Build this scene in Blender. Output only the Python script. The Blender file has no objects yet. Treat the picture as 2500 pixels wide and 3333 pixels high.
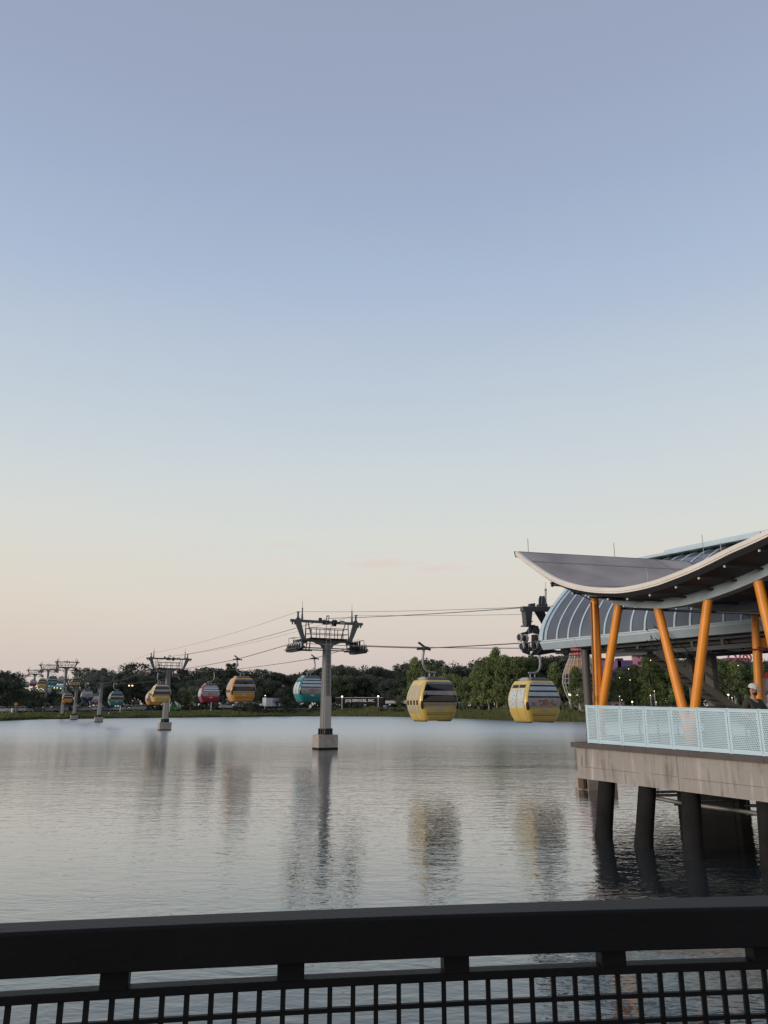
import bpy, math, random
from mathutils import Vector, Matrix
random.seed(7)
R = math.radians
scene = bpy.context.scene
COL = scene.collection

# ------------------------------------------------------------------ camera
EYE = 3.4
PITCH = R(14.5)
FPX = 2450.0
cam_d = bpy.data.cameras.new('camera')
cam = bpy.data.objects.new('camera', cam_d)
COL.objects.link(cam)
cam.location = (0, 0, EYE)
cam.rotation_euler = (R(90) + PITCH, 0, 0)
cam_d.sensor_fit = 'VERTICAL'
cam_d.sensor_height = 36.0
cam_d.lens = 36.0 * FPX / 3333.0
cam_d.clip_start = 0.05
cam_d.clip_end = 9000
scene.camera = cam

# ------------------------------------------------------------------ world: dusk sky
SUN_EL, SUN_AZ = R(9), R(-117)          # low glow from the left (azimuth from +Y, clockwise positive)
world = bpy.data.worlds.new('World')
scene.world = world
world.use_nodes = True
nt = world.node_tree
nt.nodes.clear()


def srgb(r, g, b):
    def f(c):
        c /= 255.0
        return c / 12.92 if c <= 0.04045 else ((c + 0.055) / 1.055) ** 2.4
    return (f(r), f(g), f(b), 1.0)


def N(tree, typ, **kw):
    n = tree.nodes.new(typ)
    for k, v in kw.items():
        setattr(n, k, v)
    return n


def build_world():
    L = nt.links.new
    out = N(nt, 'ShaderNodeOutputWorld')
    bg = N(nt, 'ShaderNodeBackground')
    bg.inputs['Strength'].default_value = 0.1
    sky = N(nt, 'ShaderNodeTexSky', sky_type='NISHITA')
    sky.sun_disc = False
    sky.sun_elevation = SUN_EL
    sky.sun_rotation = SUN_AZ
    sky.air_density = 1.2
    sky.dust_density = 1.5
    tc = N(nt, 'ShaderNodeTexCoord')
    sep = N(nt, 'ShaderNodeSeparateXYZ')
    L(tc.outputs['Generated'], sep.inputs[0])
    ramp = N(nt, 'ShaderNodeValToRGB')
    stops = [(0.0, (205, 191, 188)), (0.045, (209, 196, 191)), (0.085, (216, 204, 195)), (0.125, (221, 212, 201)), (0.165, (221, 216, 207)),
             (0.215, (217, 219, 214)), (0.29, (208, 216, 219)), (0.38, (195, 207, 218)), (0.46, (183, 197, 216)),
             (0.535, (170, 187, 212)), (0.61, (162, 177, 203)), (0.69, (156, 168, 193)), (0.78, (152, 162, 187)), (1.0, (142, 152, 177))]
    cr = ramp.color_ramp
    cr.interpolation = 'EASE' if False else 'LINEAR'
    while len(cr.elements) > 1:
        cr.elements.remove(cr.elements[-1])
    cr.elements[0].position = stops[0][0]
    cr.elements[0].color = srgb(*stops[0][1])
    for p, c in stops[1:]:
        e = cr.elements.new(p)
        e.color = srgb(*c)
    # very broad, faint banding of thin high cloud
    mp = N(nt, 'ShaderNodeMapping')
    mp.inputs['Scale'].default_value = (1.2, 1.2, 5.0)
    nz = N(nt, 'ShaderNodeTexNoise')
    nz.inputs['Scale'].default_value = 1.6
    nz.inputs['Detail'].default_value = 3
    L(tc.outputs['Generated'], mp.inputs[0])
    L(mp.outputs[0], nz.inputs['Vector'])
    wob = N(nt, 'ShaderNodeMath', operation='MULTIPLY_ADD')
    wob.inputs[1].default_value = 0.05
    sub = N(nt, 'ShaderNodeMath', operation='SUBTRACT')
    sub.inputs[1].default_value = 0.025
    L(nz.outputs['Fac'], wob.inputs[0])
    L(sep.outputs['Z'], wob.inputs[2])
    L(wob.outputs[0], sub.inputs[0])
    L(sub.outputs[0], ramp.inputs[0])
    # warmth towards the set sun
    sd = N(nt, 'ShaderNodeVectorMath', operation='DOT_PRODUCT')
    sd.inputs[1].default_value = (math.sin(SUN_AZ), math.cos(SUN_AZ), 0.05)
    L(tc.outputs['Generated'], sd.inputs[0])
    mx = N(nt, 'ShaderNodeMapRange')
    mx.inputs['From Min'].default_value = -0.6
    mx.inputs['From Max'].default_value = 1.0
    L(sd.outputs['Value'], mx.inputs['Value'])
    lowm = N(nt, 'ShaderNodeMapRange')
    lowm.inputs['From Min'].default_value = 0.30
    lowm.inputs['From Max'].default_value = 0.0
    L(sep.outputs['Z'], lowm.inputs['Value'])
    w1 = N(nt, 'ShaderNodeMath', operation='POWER')
    w1.inputs[1].default_value = 2.6
    L(mx.outputs[0], w1.inputs[0])
    wf = N(nt, 'ShaderNodeMath', operation='MULTIPLY')
    L(w1.outputs[0], wf.inputs[0])
    L(lowm.outputs[0], wf.inputs[1])
    warm = N(nt, 'ShaderNodeMix', data_type='RGBA', blend_type='MIX')
    warm.inputs['B'].default_value = (0.98, 0.82, 0.58, 1)
    L(wf.outputs[0], warm.inputs['Factor'])
    L(ramp.outputs['Color'], warm.inputs['A'])
    # a few small pink cloud wisps low in the sky
    prev = warm.outputs['Result']
    for az, el, sx, sz, amt in ((-0.3, 10.6, 0.055, 0.008, 0.5), (4.3, 10.2, 0.045, 0.006, 0.42), (-7.9, 11.9, 0.03, 0.005, 0.3)):
        d = (math.sin(R(az)) * math.cos(R(el)), math.cos(R(az)) * math.cos(R(el)), math.sin(R(el)))
        s2 = N(nt, 'ShaderNodeVectorMath', operation='SUBTRACT')
        s2.inputs[1].default_value = d
        L(tc.outputs['Generated'], s2.inputs[0])
        m2 = N(nt, 'ShaderNodeVectorMath', operation='MULTIPLY')
        m2.inputs[1].default_value = (1 / sx, 1 / sx, 1 / sz)
        L(s2.outputs[0], m2.inputs[0])
        n2 = N(nt, 'ShaderNodeTexNoise')
        n2.inputs['Scale'].default_value = 1.7
        n2.inputs['Detail'].default_value = 4
        L(m2.outputs[0], n2.inputs['Vector'])
        ln = N(nt, 'ShaderNodeVectorMath', operation='LENGTH')
        L(m2.outputs[0], ln.inputs[0])
        a = N(nt, 'ShaderNodeMath', operation='MULTIPLY_ADD')
        a.inputs[1].default_value = 2.4
        L(n2.outputs['Fac'], a.inputs[0])
        neg = N(nt, 'ShaderNodeMath', operation='MULTIPLY')
        neg.inputs[1].default_value = -1.0
        L(ln.outputs['Value'], neg.inputs[0])
        L(neg.outputs[0], a.inputs[2])
        mr = N(nt, 'ShaderNodeMapRange')
        mr.interpolation_type = 'SMOOTHSTEP'
        mr.inputs['From Min'].default_value = 0.15
        mr.inputs['From Max'].default_value = 1.3
        mr.inputs['To Max'].default_value = amt
        L(a.outputs[0], mr.inputs['Value'])
        mm = N(nt, 'ShaderNodeMix', data_type='RGBA', blend_type='MIX')
        mm.inputs['B'].default_value = srgb(226, 200, 190)
        L(mr.outputs[0], mm.inputs['Factor'])
        L(prev, mm.inputs['A'])
        prev = mm.outputs['Result']
    ten = N(nt, 'ShaderNodeVectorMath', operation='SCALE')
    ten.inputs['Scale'].default_value = 10.0
    L(prev, ten.inputs[0])
    mix = N(nt, 'ShaderNodeMix', data_type='RGBA', blend_type='MIX')
    mix.inputs['Factor'].default_value = 0.03
    L(ten.outputs[0], mix.inputs['A'])
    L(sky.outputs[0], mix.inputs['B'])
    L(mix.outputs['Result'], bg.inputs['Color'])
    L(bg.outputs[0], out.inputs['Surface'])


build_world()

# ------------------------------------------------------------------ sun: the soft afterglow from the left
sun_d = bpy.data.lights.new('sun', 'SUN')
sun_d.energy = 2.0
sun_d.angle = R(25)
sun_d.color = (1.0, 0.87, 0.76)
sun = bpy.data.objects.new('sun', sun_d)
COL.objects.link(sun)
sdir = Vector((math.sin(SUN_AZ) * math.cos(SUN_EL), math.cos(SUN_AZ) * math.cos(SUN_EL), math.sin(SUN_EL)))
sun.rotation_euler = (-sdir).to_track_quat('-Z', 'Y').to_euler()
sun.location = sdir * 60

scene.view_settings.view_transform = 'Standard'
scene.view_settings.look = 'None'
scene.view_settings.exposure = 0.0
scene.view_settings.gamma = 1.0
scene.view_settings.use_curve_mapping = False
scene.render.engine = 'CYCLES'
scene.cycles.use_denoising = True
scene.cycles.max_bounces = 6
scene.cycles.caustics_reflective = False
scene.cycles.caustics_refractive = False

# ------------------------------------------------------------------ helpers
CP, SP = math.cos(PITCH), math.sin(PITCH)


def ray(px, py):
    """direction of the photograph's pixel (2500 x 3333), to survey positions"""
    a = (px - 1250) / FPX
    b = -(py - 1666.5) / FPX
    return Vector((a, CP - b * SP, SP + b * CP))


def at_y(px, py, Y):
    r = ray(px, py)
    t = Y / r.y
    return Vector((r.x * t, Y, EYE + r.z * t))


def at_z(px, py, Z):
    r = ray(px, py)
    t = (Z - EYE) / r.z
    return Vector((r.x * t, r.y * t, Z))


def slope_x(px, py):
    r = ray(px, py)
    return r.x / r.y


def on_line(px, py, p0, d):
    """point of the vertical plane through p0 along d (2D) that pixel px,py shows; returns (t, point)"""
    k = slope_x(px, py)
    t = (k * p0[1] - p0[0]) / (d[0] - k * d[1])
    Y = p0[1] + d[1] * t
    return t, at_y(px, py, Y)


def tag(o, label=None, cat=None, group=None, kind=None):
    if label:
        o['label'] = label
    if cat:
        o['category'] = cat
    if group:
        o['group'] = group
    if kind:
        o['kind'] = kind
    return o


def thing(name, loc, rz=0, label=None, cat=None, group=None, scale=1):
    o = bpy.data.objects.new(name, None)
    o.empty_display_size = 0.2
    COL.objects.link(o)
    o.location = loc
    o.rotation_euler = (0, 0, rz)
    o.scale = (scale,) * 3
    return tag(o, label, cat, group)


CHILD = {}


def link_child(o, parent):
    o.parent = parent
    CHILD.setdefault(parent.name, []).append(o)


def copy_tree(o, parent=None):
    c = o.copy()
    COL.objects.link(c)
    if parent is not None:
        link_child(c, parent)
    for ch in list(CHILD.get(o.name, [])):
        copy_tree(ch, c)
    return c


class MB:
    def __init__(s):
        s.v, s.f, s.sm = [], [], []

    def face(s, pts, smooth=False):
        i = len(s.v)
        s.v += [tuple(p) for p in pts]
        s.f.append(tuple(range(i, i + len(pts))))
        s.sm.append(smooth)

    def grid(s, rows, smooth=True, close_u=False):
        i = len(s.v)
        n = len(rows[0])
        for r in rows:
            s.v += [tuple(p) for p in r]
        for a in range(len(rows) - 1):
            for b in range(n if close_u else n - 1):
                b2 = (b + 1) % n
                s.f.append((i + a * n + b, i + a * n + b2, i + (a + 1) * n + b2, i + (a + 1) * n + b))
                s.sm.append(smooth)

    def box(s, c, size, rz=0, M=None):
        hx, hy, hz = size[0] / 2, size[1] / 2, size[2] / 2
        co, si = math.cos(rz), math.sin(rz)
        i = len(s.v)
        for z in (-hz, hz):
            for x, y in ((-hx, -hy), (hx, -hy), (hx, hy), (-hx, hy)):
                s.v.append((c[0] + x * co - y * si, c[1] + x * si + y * co, c[2] + z))
        for q in ((3, 2, 1, 0), (4, 5, 6, 7), (0, 1, 5, 4), (1, 2, 6, 5), (2, 3, 7, 6), (3, 0, 4, 7)):
            s.f.append(tuple(i + k for k in q))
            s.sm.append(False)
        return s

    def beam(s, p0, p1, w, h, up=(0, 0, 1), w1=None, h1=None):
        p0, p1 = Vector(p0), Vector(p1)
        d = (p1 - p0).normalized()
        u = Vector(up)
        if abs(d.dot(u)) > 0.99:
            u = Vector((0, 1, 0))
        x = d.cross(u).normalized()
        y = x.cross(d).normalized()
        i = len(s.v)
        for p, ww, hh in ((p0, w, h), (p1, w1 or w, h1 or h)):
            for a, b in ((-1, -1), (1, -1), (1, 1), (-1, 1)):
                s.v.append(tuple(p + x * (a * ww / 2) + y * (b * hh / 2)))
        for q in ((0, 1, 2, 3), (7, 6, 5, 4), (4, 5, 1, 0), (5, 6, 2, 1), (6, 7, 3, 2), (7, 4, 0, 3)):
            s.f.append(tuple(i + k for k in q))
            s.sm.append(False)
        return s

    def path(s, pts, r, n=8, caps=True):
        pts = [Vector(p) for p in pts]
        rs = r if isinstance(r, (list, tuple)) else [r] * len(pts)
        rows = []
        prev = None
        for k, p in enumerate(pts):
            d = (pts[min(k + 1, len(pts) - 1)] - pts[max(k - 1, 0)]).normalized()
            if prev is None:
                u = Vector((0, 0, 1)) if abs(d.z) < 0.9 else Vector((0, 1, 0))
                x = d.cross(u).normalized()
            else:
                x = (prev - d * prev.dot(d)).normalized()
            prev = x
            y = d.cross(x)
            rows.append([p + (x * math.cos(2 * math.pi * a / n) + y * math.sin(2 * math.pi * a / n)) * rs[k] for a in range(n)])
        s.grid(rows, True, True)
        if caps:
            s.face(list(reversed(rows[0])))
            s.face(rows[-1])
        return s

    def tube(s, p0, p1, r0, r1=None, n=12):
        return s.path([p0, p1], [r0, r1 if r1 is not None else r0], n)

    def lathe(s, prof, c=(0, 0, 0), n=16, axis='z', smooth=True, caps=True):
        rows = []
        for r, z in prof:
            row = []
            for a in range(n):
                t = 2 * math.pi * a / n
                if axis == 'z':
                    row.append((c[0] + r * math.cos(t), c[1] + r * math.sin(t), c[2] + z))
                elif axis == 'x':
                    row.append((c[0] + z, c[1] + r * math.cos(t), c[2] + r * math.sin(t)))
                else:
                    row.append((c[0] + r * math.sin(t), c[1] + z, c[2] + r * math.cos(t)))
            rows.append(row)
        s.grid(rows, smooth, True)
        if caps and prof[0][0] > 1e-4:
            s.face(list(reversed(rows[0])))
        if caps and prof[-1][0] > 1e-4:
            s.face(rows[-1])
        return s

    def ball(s, c, r, n=10, m=6, sc=(1, 1, 1)):
        rows = []
        for j in range(m + 1):
            a = -math.pi / 2 + math.pi * j / m
            rows.append([(c[0] + sc[0] * r * math.cos(a) * math.cos(2 * math.pi * k / n), c[1] + sc[1] * r * math.cos(a) * math.sin(2 * math.pi * k / n),
                          c[2] + sc[2] * r * math.sin(a)) for k in range(n)])
        s.grid(rows, True, True)
        return s

    def prism(s, pts, off):
        """polygon pts (3D) extruded by vector off"""
        off = Vector(off)
        a = [Vector(p) for p in pts]
        b = [p + off for p in a]
        s.face(list(reversed(a)))
        s.face(b)
        for k in range(len(a)):
            k2 = (k + 1) % len(a)
            s.face([a[k], a[k2], b[k2], b[k]])
        return s

    def build(s, name, mat, parent=None, bevel=0, merge=False):
        me = bpy.data.meshes.new(name)
        me.from_pydata(s.v, [], s.f)
        me.polygons.foreach_set('use_smooth', s.sm)
        me.update()
        if mat is not None:
            me.materials.append(mat)
        o = bpy.data.objects.new(name, me)
        COL.objects.link(o)
        if parent is not None:
            link_child(o, parent)
        if bevel:
            b = o.modifiers.new('bevel', 'BEVEL')
            b.width = bevel
            b.segments = 2
            b.limit_method = 'ANGLE'
        return o


# ------------------------------------------------------------------ materials
MATS = {}


def mat(name, col, rough=0.6, metal=0.0, var=0.12, scale=3.0, bump=0.0, spec=0.5, coat=0.0, rnd=0.0, ior=1.5):
    if name in MATS:
        return MATS[name]
    m = bpy.data.materials.new(name)
    m.use_nodes = True
    t = m.node_tree
    p = t.nodes['Principled BSDF']
    p.inputs['Roughness'].default_value = rough
    p.inputs['Metallic'].default_value = metal
    p.inputs['Specular IOR Level'].default_value = spec
    p.inputs['IOR'].default_value = ior
    p.inputs['Coat Weight'].default_value = coat
    tc = N(t, 'ShaderNodeTexCoord')
    nz = N(t, 'ShaderNodeTexNoise')
    nz.inputs['Scale'].default_value = scale
    nz.inputs['Detail'].default_value = 5
    t.links.new(tc.outputs['Object'], nz.inputs['Vector'])
    mr = N(t, 'ShaderNodeMapRange')
    mr.inputs['From Min'].default_value = 0.25
    mr.inputs['From Max'].default_value = 0.75
    mr.inputs['To Min'].default_value = 1 - var
    mr.inputs['To Max'].default_value = 1 + var
    t.links.new(nz.outputs['Fac'], mr.inputs['Value'])
    val = mr.outputs[0]
    if rnd:
        oi = N(t, 'ShaderNodeObjectInfo')
        m2 = N(t, 'ShaderNodeMapRange')
        m2.inputs['To Min'].default_value = 1 - rnd
        m2.inputs['To Max'].default_value = 1 + rnd
        t.links.new(oi.outputs['Random'], m2.inputs['Value'])
        mu = N(t, 'ShaderNodeMath', operation='MULTIPLY')
        t.links.new(val, mu.inputs[0])
        t.links.new(m2.outputs[0], mu.inputs[1])
        val = mu.outputs[0]
    sc = N(t, 'ShaderNodeVectorMath', operation='SCALE')
    sc.inputs[0].default_value = col[:3]
    t.links.new(val, sc.inputs['Scale'])
    t.links.new(sc.outputs[0], p.inputs['Base Color'])
    if bump:
        bp = N(t, 'ShaderNodeBump')
        bp.inputs['Strength'].default_value = bump
        bp.inputs['Distance'].default_value = 0.02
        n2 = N(t, 'ShaderNodeTexNoise')
        n2.inputs['Scale'].default_value = scale * 12
        n2.inputs['Detail'].default_value = 4
        t.links.new(tc.outputs['Object'], n2.inputs['Vector'])
        t.links.new(n2.outputs['Fac'], bp.inputs['Height'])
        t.links.new(bp.outputs[0], p.inputs['Normal'])
    MATS[name] = m
    return m


def emit(name, col, strength):
    if name in MATS:
        return MATS[name]
    m = bpy.data.materials.new(name)
    m.use_nodes = True
    t = m.node_tree
    p = t.nodes['Principled BSDF']
    p.inputs['Base Color'].default_value = (0.8, 0.75, 0.6, 1)
    p.inputs['Emission Color'].default_value = (*col, 1)
    p.inputs['Emission Strength'].default_value = strength
    MATS[name] = m
    return m


def water_mat():
    m = bpy.data.materials.new('lake_water')
    m.use_nodes = True
    t = m.node_tree
    L = t.links.new
    t.nodes.clear()
    mo = N(t, 'ShaderNodeOutputMaterial')
    body = N(t, 'ShaderNodeBsdfDiffuse')
    body.inputs['Color'].default_value = (0.030, 0.036, 0.038, 1)
    gl = N(t, 'ShaderNodeBsdfGlossy')
    gl.inputs['Color'].default_value = (0.94, 0.975, 1.0, 1)
    lw = N(t, 'ShaderNodeLayerWeight')
    lw.inputs['Blend'].default_value = 0.5
    fr = N(t, 'ShaderNodeValToRGB')
    while len(fr.color_ramp.elements) > 1:
        fr.color_ramp.elements.remove(fr.color_ramp.elements[-1])
    fr.color_ramp.elements[0].position = 0.0
    fr.color_ramp.elements[0].color = (0.04, 0.04, 0.04, 1)
    for pos, v in ((0.55, 0.12), (0.674, 0.25), (0.767, 0.44), (0.878, 0.74), (0.95, 0.80), (0.985, 0.74), (1.0, 0.68)):
        e_ = fr.color_ramp.elements.new(pos)
        e_.color = (v, v, v, 1)
    L(lw.outputs['Facing'], fr.inputs[0])
    ms = N(t, 'ShaderNodeMixShader')
    L(fr.outputs['Color'], ms.inputs[0])
    L(body.outputs[0], ms.inputs[1])
    L(gl.outputs[0], ms.inputs[2])
    L(ms.outputs[0], mo.inputs['Surface'])
    tc = N(t, 'ShaderNodeTexCoord')
    # the open lake is ruffled by the breeze; the water near the bridge and piers is calmer
    sx_ = N(t, 'ShaderNodeSeparateXYZ')
    L(tc.outputs['Object'], sx_.inputs[0])
    rg = N(t, 'ShaderNodeMapRange')
    rg.inputs['From Min'].default_value = 36
    rg.inputs['From Max'].default_value = 115
    rg.inputs['To Min'].default_value = 0.05
    rg.inputs['To Max'].default_value = 0.30
    L(sx_.outputs['Y'], rg.inputs['Value'])
    L(rg.outputs[0], gl.inputs['Roughness'])

    def noise(sx, sy, rot, detail, dist):
        mp = N(t, 'ShaderNodeMapping')
        mp.inputs['Rotation'].default_value = (0, 0, R(rot))
        mp.inputs['Scale'].default_value = (sx, sy, 1)
        L(tc.outputs['Object'], mp.inputs[0])
        nz = N(t, 'ShaderNodeTexNoise')
        nz.inputs['Scale'].default_value = 1.0
        nz.inputs['Detail'].default_value = detail
        nz.inputs['Roughness'].default_value = 0.55
        nz.inputs['Distortion'].default_value = dist
        L(mp.outputs[0], nz.inputs['Vector'])
        return nz.outputs['Fac']
    a = noise(1.2, 2.6, 8, 3, 0.5)
    b = noise(3.6, 7.0, -14, 2, 0.4)
    c = noise(0.25, 0.5, 15, 2, 0.0)
    patch = noise(0.012, 0.05, 4, 3, 0.6)
    mr = N(t, 'ShaderNodeMapRange')
    mr.inputs['From Min'].default_value = 0.35
    mr.inputs['From Max'].default_value = 0.68
    mr.inputs['To Min'].default_value = 0.55
    mr.inputs['To Max'].default_value = 1.35
    L(patch, mr.inputs['Value'])
    s1 = N(t, 'ShaderNodeMath', operation='MULTIPLY_ADD')
    s1.inputs[1].default_value = 0.42
    L(b, s1.inputs[0])
    L(a, s1.inputs[2])
    s2 = N(t, 'ShaderNodeMath', operation='MULTIPLY_ADD')
    s2.inputs[1].default_value = 1.0
    L(c, s2.inputs[0])
    L(s1.outputs[0], s2.inputs[2])
    mu = N(t, 'ShaderNodeMath', operation='MULTIPLY')
    L(s2.outputs[0], mu.inputs[0])
    L(mr.outputs[0], mu.inputs[1])
    bp = N(t, 'ShaderNodeBump')
    bp.inputs['Strength'].default_value = 1.0
    bp.inputs['Distance'].default_value = WATER_BUMP
    L(mu.outputs[0], bp.inputs['Height'])
    L(bp.outputs[0], gl.inputs['Normal'])
    L(bp.outputs[0], lw.inputs['Normal'])
    return m


WATER_BUMP = 0.015


def streak_concrete():
    m = bpy.data.materials.new('streaked_concrete')
    m.use_nodes = True
    t = m.node_tree
    L = t.links.new
    p = t.nodes['Principled BSDF']
    p.inputs['Roughness'].default_value = 0.85
    tc = N(t, 'ShaderNodeTexCoord')

    def noise(sc, detail, dist, vec_scale):
        mp = N(t, 'ShaderNodeMapping')
        mp.inputs['Scale'].default_value = vec_scale
        L(tc.outputs['Object'], mp.inputs[0])
        nz = N(t, 'ShaderNodeTexNoise')
        nz.inputs['Scale'].default_value = sc
        nz.inputs['Detail'].default_value = detail
        nz.inputs['Distortion'].default_value = dist
        L(mp.outputs[0], nz.inputs['Vector'])
        return nz.outputs['Fac']
    streak = noise(3.2, 4, 0.9, (1.6, 1.6, 0.16))
    white = noise(3.0, 5, 0.7, (1.9, 1.9, 0.2))
    blot = noise(1.8, 6, 0.2, (1, 1, 1))
    r1 = N(t, 'ShaderNodeValToRGB')
    e = r1.color_ramp.elements
    e[0].position, e[0].color = 0.32, (0.19, 0.162, 0.138, 1)
    e[1].position, e[1].color = 0.52, (0.355, 0.325, 0.295, 1)
    L(streak, r1.inputs[0])
    r2 = N(t, 'ShaderNodeMapRange')
    r2.inputs['From Min'].default_value = 0.56
    r2.inputs['From Max'].default_value = 0.68
    r2.inputs['To Max'].default_value = 0.6
    L(white, r2.inputs['Value'])
    mx = N(t, 'ShaderNodeMix', data_type='RGBA')
    mx.inputs['B'].default_value = (0.60, 0.54, 0.47, 1)
    L(r2.outputs[0], mx.inputs['Factor'])
    # streaks only in patches; elsewhere plain blotched concrete
    r3 = N(t, 'ShaderNodeMapRange')
    r3.inputs['From Min'].default_value = 0.42
    r3.inputs['From Max'].default_value = 0.58
    L(blot, r3.inputs['Value'])
    base = N(t, 'ShaderNodeMix', data_type='RGBA')
    base.inputs['A'].default_value = (0.325, 0.298, 0.272, 1)
    L(r3.outputs[0], base.inputs['Factor'])
    L(r1.outputs['Color'], base.inputs['B'])
    L(base.outputs['Result'], mx.inputs['A'])
    L(mx.outputs['Result'], p.inputs['Base Color'])
    bp = N(t, 'ShaderNodeBump')
    bp.inputs['Strength'].default_value = 0.3
    bp.inputs['Distance'].default_value = 0.02
    L(noise(30, 4, 0, (1, 1, 1)), bp.inputs['Height'])
    L(bp.outputs[0], p.inputs['Normal'])
    return m


def art_mat(name, base, c1, c2, sc):
    """printed wrap: pale sky film with a scatter of loose coloured shapes"""
    m = bpy.data.materials.new(name)
    m.use_nodes = True
    t = m.node_tree
    L = t.links.new
    p = t.nodes['Principled BSDF']
    p.inputs['Roughness'].default_value = 0.2
    tc = N(t, 'ShaderNodeTexCoord')
    vo = N(t, 'ShaderNodeTexVoronoi')
    vo.inputs['Scale'].default_value = sc
    L(tc.outputs['Object'], vo.inputs['Vector'])
    nz = N(t, 'ShaderNodeTexNoise')
    nz.inputs['Scale'].default_value = sc * 0.6
    nz.inputs['Detail'].default_value = 4
    L(tc.outputs['Object'], nz.inputs['Vector'])
    ad = N(t, 'ShaderNodeMath', operation='MULTIPLY_ADD')
    ad.inputs[1].default_value = 0.7
    L(nz.outputs['Fac'], ad.inputs[0])
    L(vo.outputs['Distance'], ad.inputs[2])
    mr = N(t, 'ShaderNodeMapRange')
    mr.inputs['From Min'].default_value = 0.62
    mr.inputs['From Max'].default_value = 0.56
    L(ad.outputs[0], mr.inputs['Value'])
    sp = N(t, 'ShaderNodeSeparateColor')
    L(vo.outputs['Color'], sp.inputs[0])
    rp = N(t, 'ShaderNodeMix', data_type='RGBA')
    rp.inputs['A'].default_value = (*c1, 1)
    rp.inputs['B'].default_value = (*c2, 1)
    L(sp.outputs[0], rp.inputs['Factor'])
    mx = N(t, 'ShaderNodeMix', data_type='RGBA')
    mx.inputs['A'].default_value = (*base, 1)
    L(rp.outputs['Result'], mx.inputs['B'])
    L(mr.outputs[0], mx.inputs['Factor'])
    L(mx.outputs['Result'], p.inputs['Base Color'])
    return m


def grass_mat():
    m = bpy.data.materials.new('bank_grass')
    m.use_nodes = True
    t = m.node_tree
    L = t.links.new
    p = t.nodes['Principled BSDF']
    p.inputs['Roughness'].default_value = 0.95
    p.inputs['Specular IOR Level'].default_value = 0.1
    tc = N(t, 'ShaderNodeTexCoord')
    n1 = N(t, 'ShaderNodeTexNoise')
    n1.inputs['Scale'].default_value = 0.06
    n1.inputs['Detail'].default_value = 8
    n1.inputs['Roughness'].default_value = 0.7
    L(tc.outputs['Object'], n1.inputs['Vector'])
    r = N(t, 'ShaderNodeValToRGB')
    e = r.color_ramp.elements
    e[0].position, e[0].color = 0.36, (0.055, 0.064, 0.026, 1)
    e[1].position, e[1].color = 0.66, (0.12, 0.135, 0.055, 1)
    L(n1.outputs['Fac'], r.inputs[0])
    L(r.outputs['Color'], p.inputs['Base Color'])
    return m


def leaf_mat(name, c, var=0.35):
    m = bpy.data.materials.new(name)
    m.use_nodes = True
    t = m.node_tree
    L = t.links.new
    p = t.nodes['Principled BSDF']
    p.inputs['Roughness'].default_value = 0.9
    p.inputs['Specular IOR Level'].default_value = 0.08
    tc = N(t, 'ShaderNodeTexCoord')
    n1 = N(t, 'ShaderNodeTexNoise')
    n1.inputs['Scale'].default_value = 2.2
    n1.inputs['Detail'].default_value = 3
    L(tc.outputs['Object'], n1.inputs['Vector'])
    oi = N(t, 'ShaderNodeObjectInfo')
    a = N(t, 'ShaderNodeMapRange')
    a.inputs['From Min'].default_value = 0.3
    a.inputs['From Max'].default_value = 0.7
    a.inputs['To Min'].default_value = 1 - var
    a.inputs['To Max'].default_value = 1 + var
    L(n1.outputs['Fac'], a.inputs['Value'])
    b = N(t, 'ShaderNodeMapRange')
    b.inputs['To Min'].default_value = 0.7
    b.inputs['To Max'].default_value = 1.35
    L(oi.outputs['Random'], b.inputs['Value'])
    mu = N(t, 'ShaderNodeMath', operation='MULTIPLY')
    L(a.outputs[0], mu.inputs[0])
    L(b.outputs[0], mu.inputs[1])
    s = N(t, 'ShaderNodeVectorMath', operation='SCALE')
    s.inputs[0].default_value = c
    L(mu.outputs[0], s.inputs['Scale'])
    L(s.outputs[0], p.inputs['Base Color'])
    return m


M_STEEL = mat('pylon_grey_paint', (0.085, 0.09, 0.094), 0.55, 0.1, 0.15, 1.2)
M_POLE = mat('pylon_pole_paint', (0.14, 0.137, 0.135), 0.5, 0.0, 0.10, 0.8)
M_GALV = mat('galvanised_steel', (0.30, 0.30, 0.29), 0.5, 0.5, 0.18, 4)
M_DARKSTEEL = mat('dark_machine_steel', (0.030, 0.032, 0.035), 0.55, 0.3, 0.2, 5)
M_BLACK = mat('black_rubber', (0.012, 0.012, 0.014), 0.7, 0, 0.2, 6)
M_CONC = mat('pale_concrete', (0.36, 0.31, 0.275), 0.85, 0, 0.22, 2.5, 0.25)
M_PANEL = mat('ladder_guard_panel', (0.42, 0.37, 0.345), 0.7, 0, 0.08, 2)
M_ROPE = mat('steel_rope', (0.09, 0.085, 0.085), 0.5, 0.5, 0.1, 8)
M_WHEEL = mat('sheave_rim', (0.50, 0.49, 0.46), 0.5, 0.0, 0.15, 6)
M_BLUE = mat('pale_blue_paint', (0.47, 0.58, 0.63), 0.45, 0, 0.07, 1.5)
M_BLUE2 = mat('pale_blue_railing_paint', (0.51, 0.67, 0.74), 0.4, 0, 0.06, 2)
M_ORANGE = mat('orange_paint', (0.80, 0.29, 0.028), 0.42, 0, 0.13, 1.6)
M_CREAM = mat('cream_fascia_paint', (0.74, 0.69, 0.62), 0.6, 0, 0.1, 1.2)
M_ROOF = mat('grey_roof_membrane', (0.36, 0.325, 0.315), 0.95, 0, 0.30, 0.55, 0.15, 0.2)
M_SOFFIT = mat('charcoal_soffit', (0.050, 0.050, 0.056), 0.6, 0, 0.12, 1.5)
M_DECKTRIM = mat('dark_deck_trim', (0.085, 0.07, 0.065), 0.7, 0, 0.18, 3, 0.2)
M_DECK = mat('deck_boards', (0.20, 0.18, 0.16), 0.8, 0, 0.15, 2)
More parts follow.
